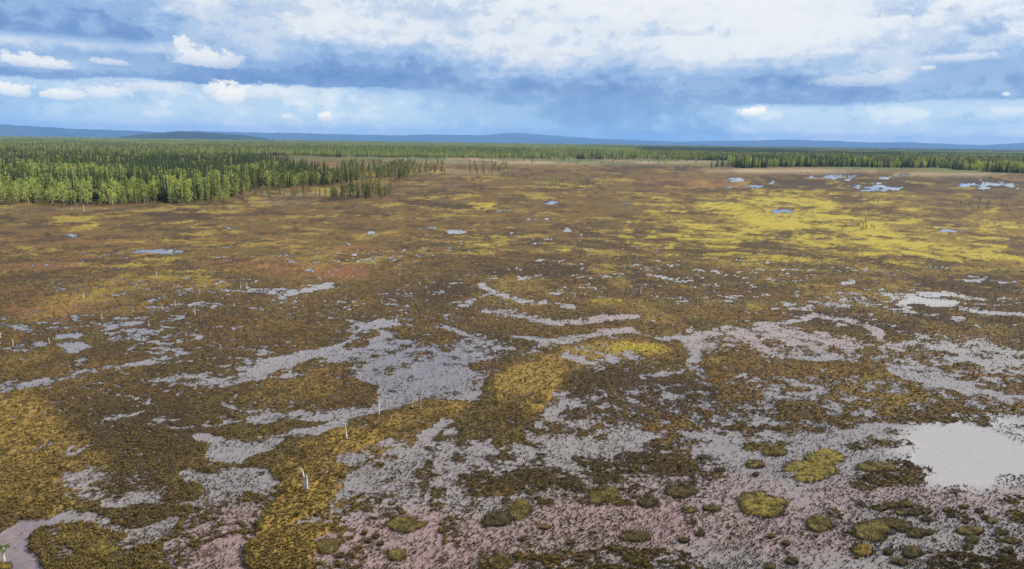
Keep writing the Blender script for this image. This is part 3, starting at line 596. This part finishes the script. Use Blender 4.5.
# ------------------------------------------------------------------ trees
def rot_quad(c, sx_, sy_, r):
    a = np.array([r.gauss(0, 1), r.gauss(0, 1), r.gauss(0, 1)]); a /= np.linalg.norm(a)
    bb = np.cross(a, (r.gauss(0, 1), r.gauss(0, 1), r.gauss(0, 1))); bb /= np.linalg.norm(bb) + 1e-9; cc = np.cross(a, bb)
    return [c + bb * sx_, c + cc * sy_ * .8, c - bb * sx_, c - cc * sy_]
def spruce(seed, hgt=13., rad=1.45, levels=22, per=7):
    r = random.Random(seed); T = MB(); C = MB()
    bend = r.uniform(-.15, .15)
    T.tube([(0, 0, -.2), (bend * .5, 0, hgt * .5), (bend, 0, hgt * .97)], [.17, .11, .03], 5)
    for i in range(levels):
        t = (i + r.uniform(-.3, .3)) / levels; zb = hgt * (.05 + .93 * t); rr = rad * ((1 - t) ** .75) * r.uniform(.72, 1.15) + .12
        a0 = r.uniform(0, 6.28)
        for k in range(per):
            if r.random() < .08: continue
            a = a0 + 6.283 * k / per + r.uniform(-.3, .3); q = rr * r.uniform(.6, 1.15); dr = q * r.uniform(.35, .75); wd = q * .34 + .1
            ca, sa = math.cos(a), math.sin(a); p0 = np.array((bend * t, 0, zb + .25)); p3 = p0 + (ca * q, sa * q, -dr)
            pm = p0 + (ca * q * .6, sa * q * .6, -dr * .4); nn = np.array((-sa * wd, ca * wd, -.12))
            C.add([p0, pm + nn, p3, pm - nn * (1, 1, -1) + (0, 0, -.24)], [(0, 1, 2), (0, 2, 3)])
    C.add([(bend - .09, 0, hgt * .9), (bend + .09, .04, hgt * .9), (bend, 0, hgt * 1.02)], [(0, 1, 2)])
    return T, C
def broad(seed, hgt=10., rad=1.9, lo=.22, clusters=15, per=15, leaf=.36, limbs=5):
    r = random.Random(seed); T = MB(); C = MB()
    lean = (r.uniform(-.5, .5), r.uniform(-.5, .5))
    ax = lambda t: np.array((lean[0] * t * t, lean[1] * t * t, hgt * t))
    T.tube([ax(0) - (0, 0, .2), ax(.35), ax(.65), ax(.93)], [.14, .11, .07, .02], 5)
    for i in range(clusters):
        t = lo + (1 - lo) * (i + r.random()) / clusters; prof = math.sin(math.pi * min(1, (t - lo) / (1 - lo) * .86 + .14)) ** .7
        a = i * 2.4 + r.uniform(-.5, .5); q = rad * prof * r.uniform(.25, .85)
        c0 = ax(t) + (math.cos(a) * q, math.sin(a) * q, r.uniform(-.2, .3))
        if i % max(1, clusters // limbs) == 0: T.tube([ax(max(t - .13, .1)), (ax(t - .04) + c0) / 2, c0], [.05, .035, .012], 4)
        cr = rad * r.uniform(.32, .5) * (.6 + .4 * prof)
        for k in range(per):
            o = np.array((r.gauss(0, 1), r.gauss(0, 1), r.gauss(0, .8))); o = o / (np.linalg.norm(o) + 1e-6) * cr * r.random() ** .4
            s_ = leaf * r.uniform(.6, 1.3); C.add(rot_quad(c0 + o, s_, s_, r), [(0, 1, 2, 3)])
    return T, C
def pine(seed, hgt=9.):
    return broad(seed, hgt, 1.7, .24, 14, 18, .28, 6)
def dead(seed, hgt=6., twigs=9):
    r = random.Random(seed); T = MB(); C = MB()
    b1 = r.uniform(-.35, .35); b2 = r.uniform(-.2, .2)
    T.tube([(0, 0, -.3), (b1 * .4, b2 * .4, hgt * .45), (b1, b2, hgt)], [.10, .07, .02], 5)
    for i in range(twigs):
        t = r.uniform(.3, .95); a = r.uniform(0, 6.28); l = hgt * .13 * (1.3 - t) * r.uniform(.6, 1.5)
        p = np.array((b1 * t, b2 * t, hgt * t)); C.tube([p, p + (math.cos(a) * l, math.sin(a) * l, l * r.uniform(-.3, .5))], [.03, .008], 3)
    return T, C
KINDS = {
    'spruce': ([spruce(i, 13, (1.15, 1.5, 1.75, 1.3)[i]) for i in range(4)], 'dark_bark', 'spruce_needle'),
    'birch': ([broad(40 + i, (9.5, 10.5, 9)[i % 3], (2.2, 2.7, 2.4, 2.9)[i]) for i in range(4)], 'birch_bark', 'birch_leaf'),
    'pine': ([pine(60 + i, (8, 9, 10)[i]) for i in range(3)], 'pine_bark', 'pine_needle'),
    'dead': ([dead(80 + i, (5, 6, 7)[i]) for i in range(3)], 'grey_wood', 'grey_wood')}
PART = {}; WHOLE = {}
for k, (vs_, bk, lf) in KINDS.items():
    PART[k] = [(T.mesh(k + '_trunk', [bk]), C.mesh(k + '_crown', [lf])) for T, C in vs_]
    WHOLE[k] = [merged([(T, 1, 0, (0, 0), 0), (C, 1, 0, (0, 0), 1)], [bk, lf], k + '_tree_mesh') for T, C in vs_]
# ten-tree clumps for the deep forest
LOW = {'spruce': [spruce(100 + i, 13, 1.5, 11, 5) for i in range(3)], 'birch': [broad(120 + i, 10, 2.0, .2, 9, 7, .6, 2) for i in range(3)]}
def clump_mesh(seed, frac, size, n, mats=('dark_bark', 'spruce_needle', 'birch_bark', 'birch_leaf')):
    r = random.Random(seed); parts = []
    for i in range(n):
        k = 'birch' if r.random() < frac else 'spruce'; T, C = LOW[k][r.randrange(3)]; sc2 = r.uniform(.65, 1.12)
        off = (r.uniform(-.5, .5) * size, r.uniform(-.5, .5) * size); rz = r.uniform(0, 6.28); mi = 2 if k == 'birch' else 0
        if size < 40: parts.append((T, sc2, rz, off, mi))
        parts.append((C, sc2, rz, off, mi + 1))
    return merged(parts, list(mats), 'forest_clump')
CL = [clump_mesh(200 + i, f, 15, 13) for i, f in enumerate((.08, .2, .5, .8))] + [clump_mesh(210 + i, f, 48, 60) for i, f in enumerate((.1, .3, .55, .85))]

def edge_dist(pts):                                      # front edge of a wood, pixels -> (azimuth, distance)
    p = np.array(pts, float); X, Y = ground(p[:, 0], p[:, 1]); a = np.arctan2(X, Y); o = np.argsort(a); return a[o], np.hypot(X, Y)[o]
EA = edge_dist([(-420, 209), (-200, 207), (0, 205), (40, 205.5), (90, 206), (130, 205.3), (185, 204), (215, 202), (232, 200), (245, 195), (256, 189), (300, 188.5), (330, 186), (345, 184), (362, 181)])
EF = edge_dist([(-420, 152), (0, 153), (200, 155), (360, 157.5), (440, 158.5), (512, 159), (600, 159.5), (700, 160.5), (760, 161), (900, 162), (1024, 164), (1300, 168)])
ER = edge_dist([(728, 168), (745, 168.6), (768, 167.8), (850, 167.2), (905, 168.5), (940, 168.2), (965, 171), (985, 172), (1024, 174), (1200, 177), (1400, 180)])
def in_az(E, a, d):
    return np.interp(a, E[0], E[1], left=1e9, right=1e9)
TREES = {k: [] for k in KINDS}                           # rows x, y, scale, zone
def put(kind, x, y, s, zone):
    TREES[kind].append((x, y, s, zone))
# left wood
n = 17000; a = rng.uniform(EA[0][0], EA[0][-1], n); d = np.sqrt(rng.uniform(300 ** 2, 1000 ** 2, n))
df = in_az(EA, a, d); x = d * np.sin(a); y = d * np.cos(a)
ok = d > df + (fbm(x / 14, y / 14, 91, 3) - .4) * 22
px_, _ = to_px(x, y); bz = fbm(x / 45, y / 60, 92, 4); depth = d - df
pbirch = np.clip(.40 + 2.6 * (bz - .5) - .12 * smooth(depth, 22, 8) + .14 * smooth(px_, 200, 40) - .22 * smooth(depth, 120, 260), .04, .88)
for i in np.where(ok & (d < 1000 - 420 * smooth(px_, 250, 340)))[0]:
    edge_f = depth[i] < 8; u = rng.random()
    if px_[i] > 235 and depth[i] < 60 and u < .45: put('pine', x[i], y[i], rng.uniform(.8, 1.3), 'left')
    elif edge_f and rng.random() < .35: continue
    elif rng.random() < pbirch[i]: put('birch', x[i], y[i], rng.uniform(.6, 1.12) * (.7 if edge_f and rng.random() < .5 else 1), 'left')
    else: put('spruce', x[i], y[i], rng.uniform(.62, 1.2) * (.75 if edge_f and rng.random() < .35 else 1), 'left')
# front of the right wood
n = 9000; a = rng.uniform(ER[0][0], ER[0][-1], n); d = np.sqrt(rng.uniform(650 ** 2, 1400 ** 2, n)); df = in_az(ER, a, d)
x = d * np.sin(a); y = d * np.cos(a); bz = fbm(x / 60, y / 60, 93, 3)
for i in np.where((d > df + (bz - .4) * 60) & (d < df + 260))[0]:
    put('birch' if rng.random() < .12 + .8 * (bz[i] > .60) else 'spruce', x[i], y[i], rng.uniform(.85, 1.45), 'right')
def patch(kind, n, xr, yr, sr, zone):
    for _ in range(n):
        X, Y = ground(rng.uniform(*xr), rng.uniform(*yr)); put(kind, float(X), float(Y), rng.uniform(*sr), zone)
# the pine copse standing apart, thin pines by the gap, scattered ones farther out
for _ in range(60):
    cx = rng.uniform(331, 392); yb = 201.5 - 4.5 * (cx - 331) / 61 - rng.random() * 5.5
    X, Y = ground(cx, yb); put('pine' if rng.random() < .8 else 'spruce', float(X), float(Y), rng.uniform(.55, .95) * (.75 if cx < 342 or cx > 385 else 1), 'copse')
patch('pine', 170, (340, 410), (166, 181), (.7, 1.2), 'gap'); patch('pine', 60, (395, 445), (164, 175), (.6, 1.0), 'gap'); patch('pine', 34, (468, 512), (164, 178), (.5, .95), 'gap')
patch('birch', 6, (545, 560), (182, 186), (.35, .55), 'islet'); patch('birch', 9, (528, 580), (183, 187.5), (.25, .42), 'islet'); patch('pine', 9, (575, 606), (184, 188), (.25, .45), 'islet')
patch('spruce', 7, (706, 724), (165.5, 167.5), (.9, 1.4), 'clump'); patch('spruce', 22, (735, 770), (166, 168), (1, 1.5), 'clump'); patch('pine', 30, (520, 700), (160, 166), (.5, 1.1), 'far'); patch('pine', 26, (600, 760), (158, 163), (.6, 1.1), 'far')
patch('pine', 26, (838, 892), (196, 232), (.14, .28), 'dots'); patch('pine', 14, (960, 1010), (198, 210), (.2, .35), 'dots'); patch('dead', 16, (248, 300), (190, 208), (.4, .75), 'edge'); patch('dead', 12, (120, 245), (200, 208), (.4, .8), 'edge'); patch('birch', 10, (110, 250), (199, 205), (.3, .6), 'left')
patch('pine', 50, (0, 250), (203.5, 208), (.18, .5), 'left'); patch('pine', 46, (245, 336), (185.5, 200), (.22, .62), 'left'); patch('pine', 120, (540, 765), (157.5, 162), (.45, 1.0), 'far'); patch('dead', 18, (395, 520), (164, 180), (.5, .9), 'far')

WHERE = {'left': 'the left wood', 'right': 'the far right wood', 'copse': 'the small pine copse apart from the wood', 'gap': 'the open strip beside the wood', 'islet': 'the low green islet far out on the bog', 'clump': 'the far dark clump by the right wood', 'far': 'the far edge of the bog', 'dots': 'the yellow moss far out', 'edge': 'the bare ground before the wood'}
LOOK = {'spruce': 'narrow dark green spruce', 'birch': 'bright green leafy birch', 'pine': 'thin grey-green pine', 'dead': 'bare grey dead tree'}
rest_pts = []; rest_r = []; rest_s = []; rest_v = []; protos = []; vbase = {}
for k in KINDS: vbase[k] = len(protos); protos += WHOLE[k]
for k, rows in TREES.items():
    A = np.array([r[:3] for r in rows]); zn = [r[3] for r in rows]; X, Y, Sx = A.T
    px_, py_ = to_px(X, Y); zt = terrain(X, Y)[0] - .02
    dd2 = np.hypot(X, Y); dep = dd2 - np.where(px_ < 362, in_az(EA, np.arctan2(X, Y), dd2), in_az(ER, np.arctan2(X, Y), dd2) + 400)
    dep = np.where(np.abs(dep) > 1e6, 0, dep)
    score = Sx / dd2 / (1 + np.clip(dep, 0, None) / 60); score[(px_ < 4) | (px_ > 1020)] = -1
    order = np.argsort(-score); own = [i for i in order[:300] if score[i] > 0]; ownset = set(own)
    for i in own:
        rz = random.uniform(0, 6.28); v = random.randrange(len(PART[k]))
        e = bpy.data.objects.new(k + '_tree', None); COL.objects.link(e); e.empty_display_size = .3
        e.location = (X[i], Y[i], zt[i]); e.rotation_euler = (0, 0, rz); wd = random.uniform(.88, 1.12); e.scale = (Sx[i] * wd, Sx[i] * wd, Sx[i])
        row = ''
        if zn[i] == 'left':
            row = 'front row of ' if dep[i] < 14 else ('second rank of ' if dep[i] < 40 else 'depth of ')
            third = 'at its left end' if px_[i] < 90 else ('in its middle' if px_[i] < 180 else 'at its right end')
            lab = '%s in the %s%s, %s' % (LOOK[k], row, WHERE['left'], third)
        else: lab = '%s %s %s' % (LOOK[k], 'in' if zn[i] in ('right', 'copse', 'gap', 'clump') else 'on', WHERE[zn[i]])
        tag(e, lab, 'tree', lab.replace(LOOK[k], {'spruce': 'spruces', 'birch': 'birches', 'pine': 'pines', 'dead': 'dead trees'}[k]))
        tm, cm = PART[k][v]
        for nm, me_ in (('trunk', tm), ('crown' if k != 'dead' else 'branches', cm)):
            c_ = bpy.data.objects.new(nm, me_); COL.objects.link(c_); c_.parent = e
    oth = [i for i in range(len(X)) if i not in ownset]
    for i in oth:
        rest_pts.append((X[i], Y[i], zt[i])); rest_s.append((Sx[i],) * 3); rest_v.append(vbase[k] + random.randrange(len(WHOLE[k]))); rest_r.append(random.uniform(0, 6.28))
# deep and far forest in clumps
def clumps(E, d0, d1, n, size0, sfun, pick, dens=None):
    a = rng.uniform(-.95, .95, n); d = np.sqrt(rng.uniform(d0 ** 2, d1 ** 2, n)); df = in_az(E, a, d); x = d * np.sin(a); y = d * np.cos(a)
    px_, py_ = to_px(x, y); ok = d > df
    if dens is not None: ok &= rng.random(n) < dens(px_, x, y, d)
    for i in np.where(ok)[0]:
        rest_pts.append((x[i], y[i], .3)); s = sfun(); rest_s.append((s, s, s)); rest_v.append(nb + pick(px_[i], x[i], y[i], d[i])); rest_r.append(random.uniform(0, 6.28))
nb = len(protos); protos += CL
def pick_near(px, x, y, d):  # birch and spruce zones also stand in for sunlit and clouded canopy
    u = float(fbm(np.array([x / 160.]), np.array([y / 260.]), 95, 3)[0]) + random.uniform(-.1, .1) + (-.02 if px > 640 else .15) - (.16 if d < 1250 else 0)
    return 0 if u < .38 else 1 if u < .46 else 2 if u < .56 else 3
def pick_far(px, x, y, d):  # extra birch paints in sunlit far canopy, extra spruce the cloud-shadow bands
    u = float(fbm(np.array([x / 900.]), np.array([y / 1500.]), 96, 3)[0]) + random.uniform(-.08, .08) + (-.02 if px > 640 else .20)
    return 4 + (0 if u < .40 else 1 if u < .48 else 2 if u < .56 else 3)
def dens_near(px, x, y, d):
    thin = smooth(px, 430, 560) * (1 - smooth(px, 740, 790)) * (d < 3500)
    return np.clip(1 - .8 * thin * (fbm(x / 200, y / 200, 97, 3) < .58), 0, 1)
clumps(EF, 800, 2600, 15000, 15, lambda: random.uniform(.85, 1.2), pick_near, dens_near)
clumps(EA, 930, 1300, 1100, 15, lambda: random.uniform(.85, 1.15), lambda *q: random.choice((0, 0, 1, 2)), lambda px, x, y, d: (px < 250) * 1.0)
clumps(ER, 1150, 2200, 5000, 15, lambda: random.uniform(.9, 1.25), pick_near)
clumps(EF, 2300, 7000, 11000, 48, lambda: random.uniform(.9, 1.3), pick_far)
clumps(EF, 7000, 14000, 9000, 48, lambda: random.uniform(1.2, 1.7), pick_far)
gn_scatter('forest', np.array(rest_pts), np.array(rest_r), np.array(rest_s), np.array(rest_v), protos, 'mixed green forest filling the far plain behind the nearer trees', 'forest')

# ------------------------------------------------------------------ bleached snags out on the bog
def snag(bx, by, ty, label, lean=0.0, stems=1, twigs=4, tuftc=False, mat='bleached_wood', thick=1.6):
    X, Y = (float(q) for q in ground(bx, by)); zt = float(terrain(np.array([X]), np.array([Y]))[0][0]); zt = max(zt, 0.0)
    d = ray(bx, ty); dist_ = math.hypot(X, Y); hgt = CAM_H + d[2] / math.hypot(d[0], d[1]) * dist_ - zt
    r = random.Random(int(bx * 7 + by))
    e = bpy.data.objects.new('dead_snag', None); COL.objects.link(e); e.location = (X, Y, zt); e.empty_display_size = .3
    tag(e, label, 'snag', 'bleached snags on the open bog')
    rad = max(.035, .045 * hgt ** .5) * thick * (1 + dist_ / 500)
    tops = []
    for sidx in range(stems):
        T = MB(); off = sidx * .22; hh = hgt * (1 if sidx == 0 else .72)
        b = [(off, 0, -.35)] + [(off * (1 + .5 * t) + lean * hh * t + r.uniform(-.05, .05) * hh * .6, r.uniform(-.03, .03) * hh, hh * t) for t in (.3, .55, .8, 1)]
        T.tube(b, [rad * q for q in (1.25, 1, .8, .55, .25)], 6)
        o = link_obj('trunk', T.mesh('trunk', [mat]), e); tops.append(b)
        for _ in range(twigs if sidx == 0 else 1):
            t = r.uniform(.45, .98); i = min(int(t * 4), 3); p = np.array(b[i + 1]) * .5 + np.array(b[i]) * .5; a = r.uniform(0, 6.28); l = hgt * r.uniform(.08, .2)
            B = MB(); B.tube([p, p + (math.cos(a) * l * .6, math.sin(a) * l * .6, l * .4), p + (math.cos(a) * l, math.sin(a) * l, l * .5)], [rad * .35, rad * .25, rad * .1], 4)
            link_obj('branch', B.mesh('branch', [mat]), e)
    K = MB()                                             # dark mossy foot
    v = [(0, 0, .16)]; fcs = []
    for i in range(10): v.append(((.30 + r.uniform(0, .12)) * math.cos(i * .628), (.30 + r.uniform(0, .12)) * math.sin(i * .628), -.12))
    for i in range(10): fcs.append((0, 1 + i, 1 + (i + 1) % 10))
    K.add(v, fcs); link_obj('root_mound', K.mesh('root_mound', ['moss_dark']), e)
    if tuftc:
        C = MB()
        for _ in range(60):
            c0 = np.array(tops[0][-1]) + (r.gauss(0, .28), r.gauss(0, .28), r.gauss(-.1, .10)); C.add(rot_quad(c0, .11, .11, r), [(0, 1, 2, 3)])
        link_obj('crown', C.mesh('crown', ['pine_needle']), e)
    return e
snag(305.5, 494, 467, 'tall bleached two-stemmed snag on the lower ochre ridge', -.10, 2, 2)
snag(347.5, 442, 425, 'leaning white snag halfway along the ochre ridge, nearest the water', -.13, 1, 1, thick=1.5)
snag(379, 415, 396, 'slim white snag at the water edge, leftmost of three by the main pool', .0, 1, 4)
snag(412.5, 410, 401, 'short pale stump, middle one of three by the main pool', .0, 1, 1)
snag(420, 409, 387, 'grey-topped snag with twigs, rightmost of three by the main pool', .05, 1, 6, mat='grey_wood')
snag(4.5, 563, 545, 'small pale stem with a flat green crown in the lower left corner', .04, 1, 2, True)
for bx, by, ty, lb in [(1, 340, 331, 'pale snag at the left edge of the picture above the two small pools'), (13, 347, 339, 'short pale snag just left of the two small pools'), (49.5, 344, 337, 'thin pale snag between the two small left pools'), (84, 299.5, 290.5, 'lone upright pale snag on brown moss at left'),
    (102, 320, 313, 'slanting pale snag above the long thin left pool'), (149, 327, 320, 'faint pale snag at the right tip of the long thin left pool'), (157, 279, 271, 'thin snag on yellow moss, farthest of the left group'), (162.5, 310, 303.5, 'short snag left of the middle pair on yellow moss'), (175, 307, 299, 'thin snag between two shorter ones on yellow moss'), (195, 316, 305, 'taller thin snag at the right of the left group'),
    (200, 295.5, 289, 'small snag beside the thin pink streak at left'), (241, 289, 281.5, 'left one of the two paired thin snags'), (246.5, 289.5, 281.5, 'right one of the two paired thin snags'), (376, 269.5, 262, 'thin grey snag in the brown middle of the bog'), (382, 304, 298, 'tiny snag above the main pool'), (624.5, 270, 262.5, 'left one of two small snags in the right middle of the bog'), (630, 269, 263, 'right one of two small snags in the right middle of the bog'),
    (640.5, 294.5, 284.5, 'lone pale snag beside the small yellow moss patch'), (317, 260, 253, 'pale forked snag on reddish moss left of centre'), (84.5, 211.5, 204, 'white snag just before the front of the left wood'), (231, 210.5, 205, 'white stump just before the right end of the left wood'), (72, 210, 206.5, 'short grey stump just before the left wood')]:
    snag(bx, by, ty, lb, random.uniform(-.1, .1), 1, 3, thick=1.2)

# ------------------------------------------------------------------ hummocks rising from the shallows
def hummock(outline, hgt, mat, label, group, seed, sedge='sedge_dark'):
    p = np.array(outline, float); X, Y = ground(p[:, 0], p[:, 1]); cx, cy = X.mean(), Y.mean()
    ang = np.arctan2(Y - cy, X - cx); rad = np.hypot(X - cx, Y - cy); o = np.argsort(ang); ang, rad = ang[o], rad[o]
    nA_, nR = 40, 9; th_ = np.linspace(-math.pi, math.pi, nA_, endpoint=False)
    rr = np.interp(th_, np.concatenate([ang - 2 * math.pi, ang, ang + 2 * math.pi]), np.tile(rad, 3))
    rr = rr * (1 + (fbm(np.cos(th_) * 3.2 + seed, np.sin(th_) * 3.2, seed, 3) - .5) * .25)
    mb = MB(); v = [(0, 0, hgt)]
    for j in range(1, nR + 1):
        q = j / nR; zz_ = .24 * hgt * (1 - q ** 9) - (.18 if j == nR else 0)
        for t_, r1 in zip(th_, rr):
            xx, yy2 = math.cos(t_) * r1 * q, math.sin(t_) * r1 * q
            nn = float(vnoise(np.array([xx * 2.3 + seed]), np.array([yy2 * 2.3]), seed)[0]) - .5
            v.append((xx, yy2, zz_ + nn * .2 * (1 if j < nR else 0)))
    fcs = [(0, 1 + i, 1 + (i + 1) % nA_) for i in range(nA_)]
    for j in range(nR - 1):
        for i in range(nA_):
            a_, b_ = 1 + j * nA_ + i, 1 + j * nA_ + (i + 1) % nA_; fcs.append((a_, a_ + nA_, b_ + nA_, b_))
    mb.add(v, fcs)
    e = bpy.data.objects.new('moss_hummock', None); COL.objects.link(e); e.location = (cx, cy, 0); e.empty_display_size = .3
    tag(e, label, 'hummock', group)
    me_ = mb.mesh('moss_cushion', [mat]); me_.polygons.foreach_set('use_smooth', np.ones(len(me_.polygons), bool)); link_obj('moss_cushion', me_, e)
    F = MB(); r = random.Random(seed); area = math.pi * rad.mean() ** 2
    for k_ in range(int(min(1500, 90 + area * 90))):
        i = r.randrange(nA_); edge_ = r.random() < .5; q = r.uniform(.82, 1.06) if edge_ else r.random() ** .5 * .9
        x0, y0 = math.cos(th_[i]) * rr[i] * q, math.sin(th_[i]) * rr[i] * q; z0 = max(.24 * hgt * (1 - min(q, 1) ** 9), 0) - .06
        a = r.uniform(0, 6.28); l = r.uniform(.08, .25); hh_ = r.uniform(.10, .26); w_ = .035
        F.add([(x0 - math.sin(a) * w_, y0 + math.cos(a) * w_, z0), (x0 + math.sin(a) * w_, y0 - math.cos(a) * w_, z0), (x0 + math.cos(a) * l, y0 + math.sin(a) * l, z0 + hh_)], [(0, 1, 2)], 0 if edge_ or r.random() < .4 else 1)
    link_obj('sedge_fringe', F.mesh('sedge_fringe', [sedge, 'sedge_olive']), e)
def el_out(x, y, rx, ry): return [(x + rx * math.cos(t), y + ry * math.sin(t)) for t in np.linspace(0, 6.283, 14, endpoint=False)]
G1 = 'moss hummocks in the shallows'
hummock([(738, 500), (750, 492), (765, 493), (775, 498), (789, 499), (783, 508), (781, 517), (764, 517), (745, 513), (739, 508)], .5, 'moss_yellow', 'large yellow-green moss hummock alone in the pink shallows, lower right', G1, 1)
hummock(el_out(819, 524, 13, 8), .5, 'moss_olive', 'round dark olive hummock right of the large yellow one', G1, 2)
hummock([(812, 452), (828, 447), (849, 456), (846, 460), (832, 465), (828, 476), (810, 482), (790, 480), (782, 474), (800, 470), (808, 462)], .45, 'moss_yellow', 'bent yellow-green moss hummock with a notch on its left side', G1, 3)
hummock(el_out(876, 467, 20, 5.5), .4, 'moss_olive', 'long flat olive hummock left of the white pool', G1, 4)
hummock(el_out(862, 550, 11, 7), .5, 'moss_ochre', 'round ochre hummock below the crescent-shaped dark one', G1, 5)
hummock([(856, 526), (866, 521), (880, 519), (888, 524), (886, 535), (882, 541), (870, 542), (858, 540), (854, 533)], .45, 'moss_olive', 'left arm of the crescent of dark olive moss', G1, 6)
hummock([(876, 520), (892, 518), (908, 522), (914, 527), (904, 532), (893, 528), (884, 526)], .4, 'moss_dark', 'right arm of the crescent of dark moss', G1, 7)
hummock(el_out(916, 533, 10, 5), .4, 'moss_dark', 'dark hummock at the tip of the crescent', G1, 8)
hummock(el_out(929, 532, 5, 3), .3, 'moss_dark', 'small dark tussock beside the tip of the crescent', G1, 9)
hummock(el_out(912, 552, 10, 6), .4, 'moss_dark', 'dark oval hummock below the crescent, lower right', G1, 10)
hummock(el_out(970, 531, 14, 4), .35, 'moss_olive', 'long olive hummock with a yellow end near the right edge', G1, 11)
hummock(el_out(972, 539, 7, 4), .35, 'moss_dark', 'small dark hummock just below the long olive one', G1, 12)
hummock(el_out(968, 547, 5, 3), .35, 'moss_dark', 'small dark tussock above the big brown bank at lower right', G1, 13)
hummock(el_out(635, 536, 17, 5.5), .4, 'moss_dark', 'dark flat hummock alone in the pink shallows at bottom centre', G1, 14)
hummock([(664, 489), (680, 486), (697, 487), (690, 495), (676, 498), (666, 494)], .4, 'moss_dark', 'dark ragged hummock left of the large yellow one', G1, 15)
hummock(el_out(648, 502, 11, 5), .35, 'moss_dark', 'slanting dark hummock above the lone bottom centre one', G1, 16)
hummock([(588, 500), (594, 490), (612, 486), (619, 492), (606, 502), (594, 505)], .4, 'moss_olive', 'olive-brown hummock in the middle of the lower shallows', G1, 17)
hummock([(512, 505), (520, 498), (531, 507), (530, 514), (514, 520), (508, 514)], .45, 'moss_olive', 'blunt olive hummock at the tip of the brown bank, bottom centre', G1, 18)
hummock([(384, 523), (398, 519), (412, 522), (420, 518), (428, 522), (414, 530), (394, 531)], .4, 'moss_olive', 'ragged olive hummock in the pink water left of bottom centre', G1, 19)
hummock(el_out(397, 555, 10, 6), .4, 'moss_olive', 'yellow-topped hummock near the bottom edge in pink water', G1, 20)
hummock([(482, 520), (490, 514), (512, 511), (514, 518), (496, 526), (484, 525)], .4, 'moss_dark', 'dark hummock joined to the left of the blunt olive one', G1, 21)
hummock(el_out(500, 562, 12, 9), .4, 'moss_olive', 'olive hummock cut by the bottom edge, centre', G1, 22)
hummock(el_out(755, 464, 10, 4), .35, 'moss_yellow', 'small yellow hummock left of the bent one', G1, 23)
hummock(el_out(775, 452, 14, 4), .35, 'moss_olive', 'small olive hummock above left of the bent one', G1, 24)
hummock(el_out(102, 549, 18, 10), .45, 'moss_yellow', 'bright yellow moss hummock in the lower left shallows', G1, 25)
hummock(el_out(316, 513, 6, 3), .3, 'moss_dark', 'small dark tussock at the foot of the ochre ridge', G1, 26)
hummock(el_out(327, 546, 12, 8), .4, 'moss_olive', 'olive hummock right of the yellow bank, lower left', G1, 27)
hummock(el_out(4, 566, 8, 4), .35, 'moss_ochre', 'small ochre mound under the little tree in the lower left corner', G1, 28)
k_ = 40
for (x, y, rx, ry) in [(880, 508, 8, 3), (893, 505, 9, 3), (905, 504, 9, 3), (918, 508, 6, 3), (926, 511, 6, 3), (902, 512, 8, 3), (915, 513, 7, 2.5), (927, 519, 6, 2.5), (948, 510, 5, 2), (951, 515, 4, 2.5), (964, 507, 5, 1.6), (980, 511, 4, 2), (985, 517, 3, 2), (965, 522, 3, 1.6), (992, 521, 5, 2), (902, 562, 6, 3), (888, 552, 5, 2.5), (895, 561, 4, 2), (368, 541, 4, 2), (376, 536, 4, 2), (364, 533, 3, 1.6), (358, 548, 4, 2), (380, 544, 3, 1.5), (444, 532, 3, 1.6), (700, 534, 5, 2), (684, 540, 6, 2.2), (771, 536, 3, 1.6), (756, 474, 3, 1.6), (712, 508, 10, 3), (690, 510, 8, 3), (720, 470, 6, 2), (704, 457, 7, 2), (588, 463, 4, 1.5), (600, 465, 4, 1.5), (675, 463, 4, 1.5), (620, 480, 7, 3), (570, 542, 5, 2.2), (523, 539, 4, 2), (545, 527, 6, 2), (786, 543, 4, 2), (340, 555, 5, 2.4), (770, 566, 6, 3), (792, 561, 7, 3), (1002, 532, 7, 3), (1012, 541, 8, 3), (1008, 550, 7, 2.4)]:
    side = 'at lower right, by the crescent' if x > 860 else ('round the large yellow hummock' if x > 660 else ('at bottom centre' if x > 460 else 'at lower left, by the pink water'))
    hummock(el_out(x, y, rx, ry), .28, 'moss_dark' if k_ % 3 else 'moss_olive', 'small dark tussock in the shallows ' + side, 'small tussocks ' + side, k_); k_ += 1

# ------------------------------------------------------------------ haze
hb = MB(); X0, X1, Y0, Y1, Z0, Z1 = -50000, 50000, -3000, 40000, -3, 620
hb.add([(X0, Y0, Z0), (X1, Y0, Z0), (X1, Y1, Z0), (X0, Y1, Z0), (X0, Y0, Z1), (X1, Y0, Z1), (X1, Y1, Z1), (X0, Y1, Z1)], [(0, 3, 2, 1), (4, 5, 6, 7), (0, 1, 5, 4), (1, 2, 6, 5), (2, 3, 7, 6), (3, 0, 4, 7)])
hm = bpy.data.materials.new('haze_air'); hm.use_nodes = True; hm.node_tree.nodes.clear()
pvn = hm.node_tree.nodes.new('ShaderNodeVolumePrincipled'); pvn.inputs['Density'].default_value = 3.8e-5; pvn.inputs['Color'].default_value = (.23, .46, .95, 1); pvn.inputs['Anisotropy'].default_value = 0.0
on = hm.node_tree.nodes.new('ShaderNodeOutputMaterial'); hm.node_tree.links.new(pvn.outputs[0], on.inputs['Volume']); M['haze'] = hm
tag(link_obj('haze', hb.mesh('haze', ['haze'])), 'thin blue summer haze over the whole plain', 'haze', kind='stuff')
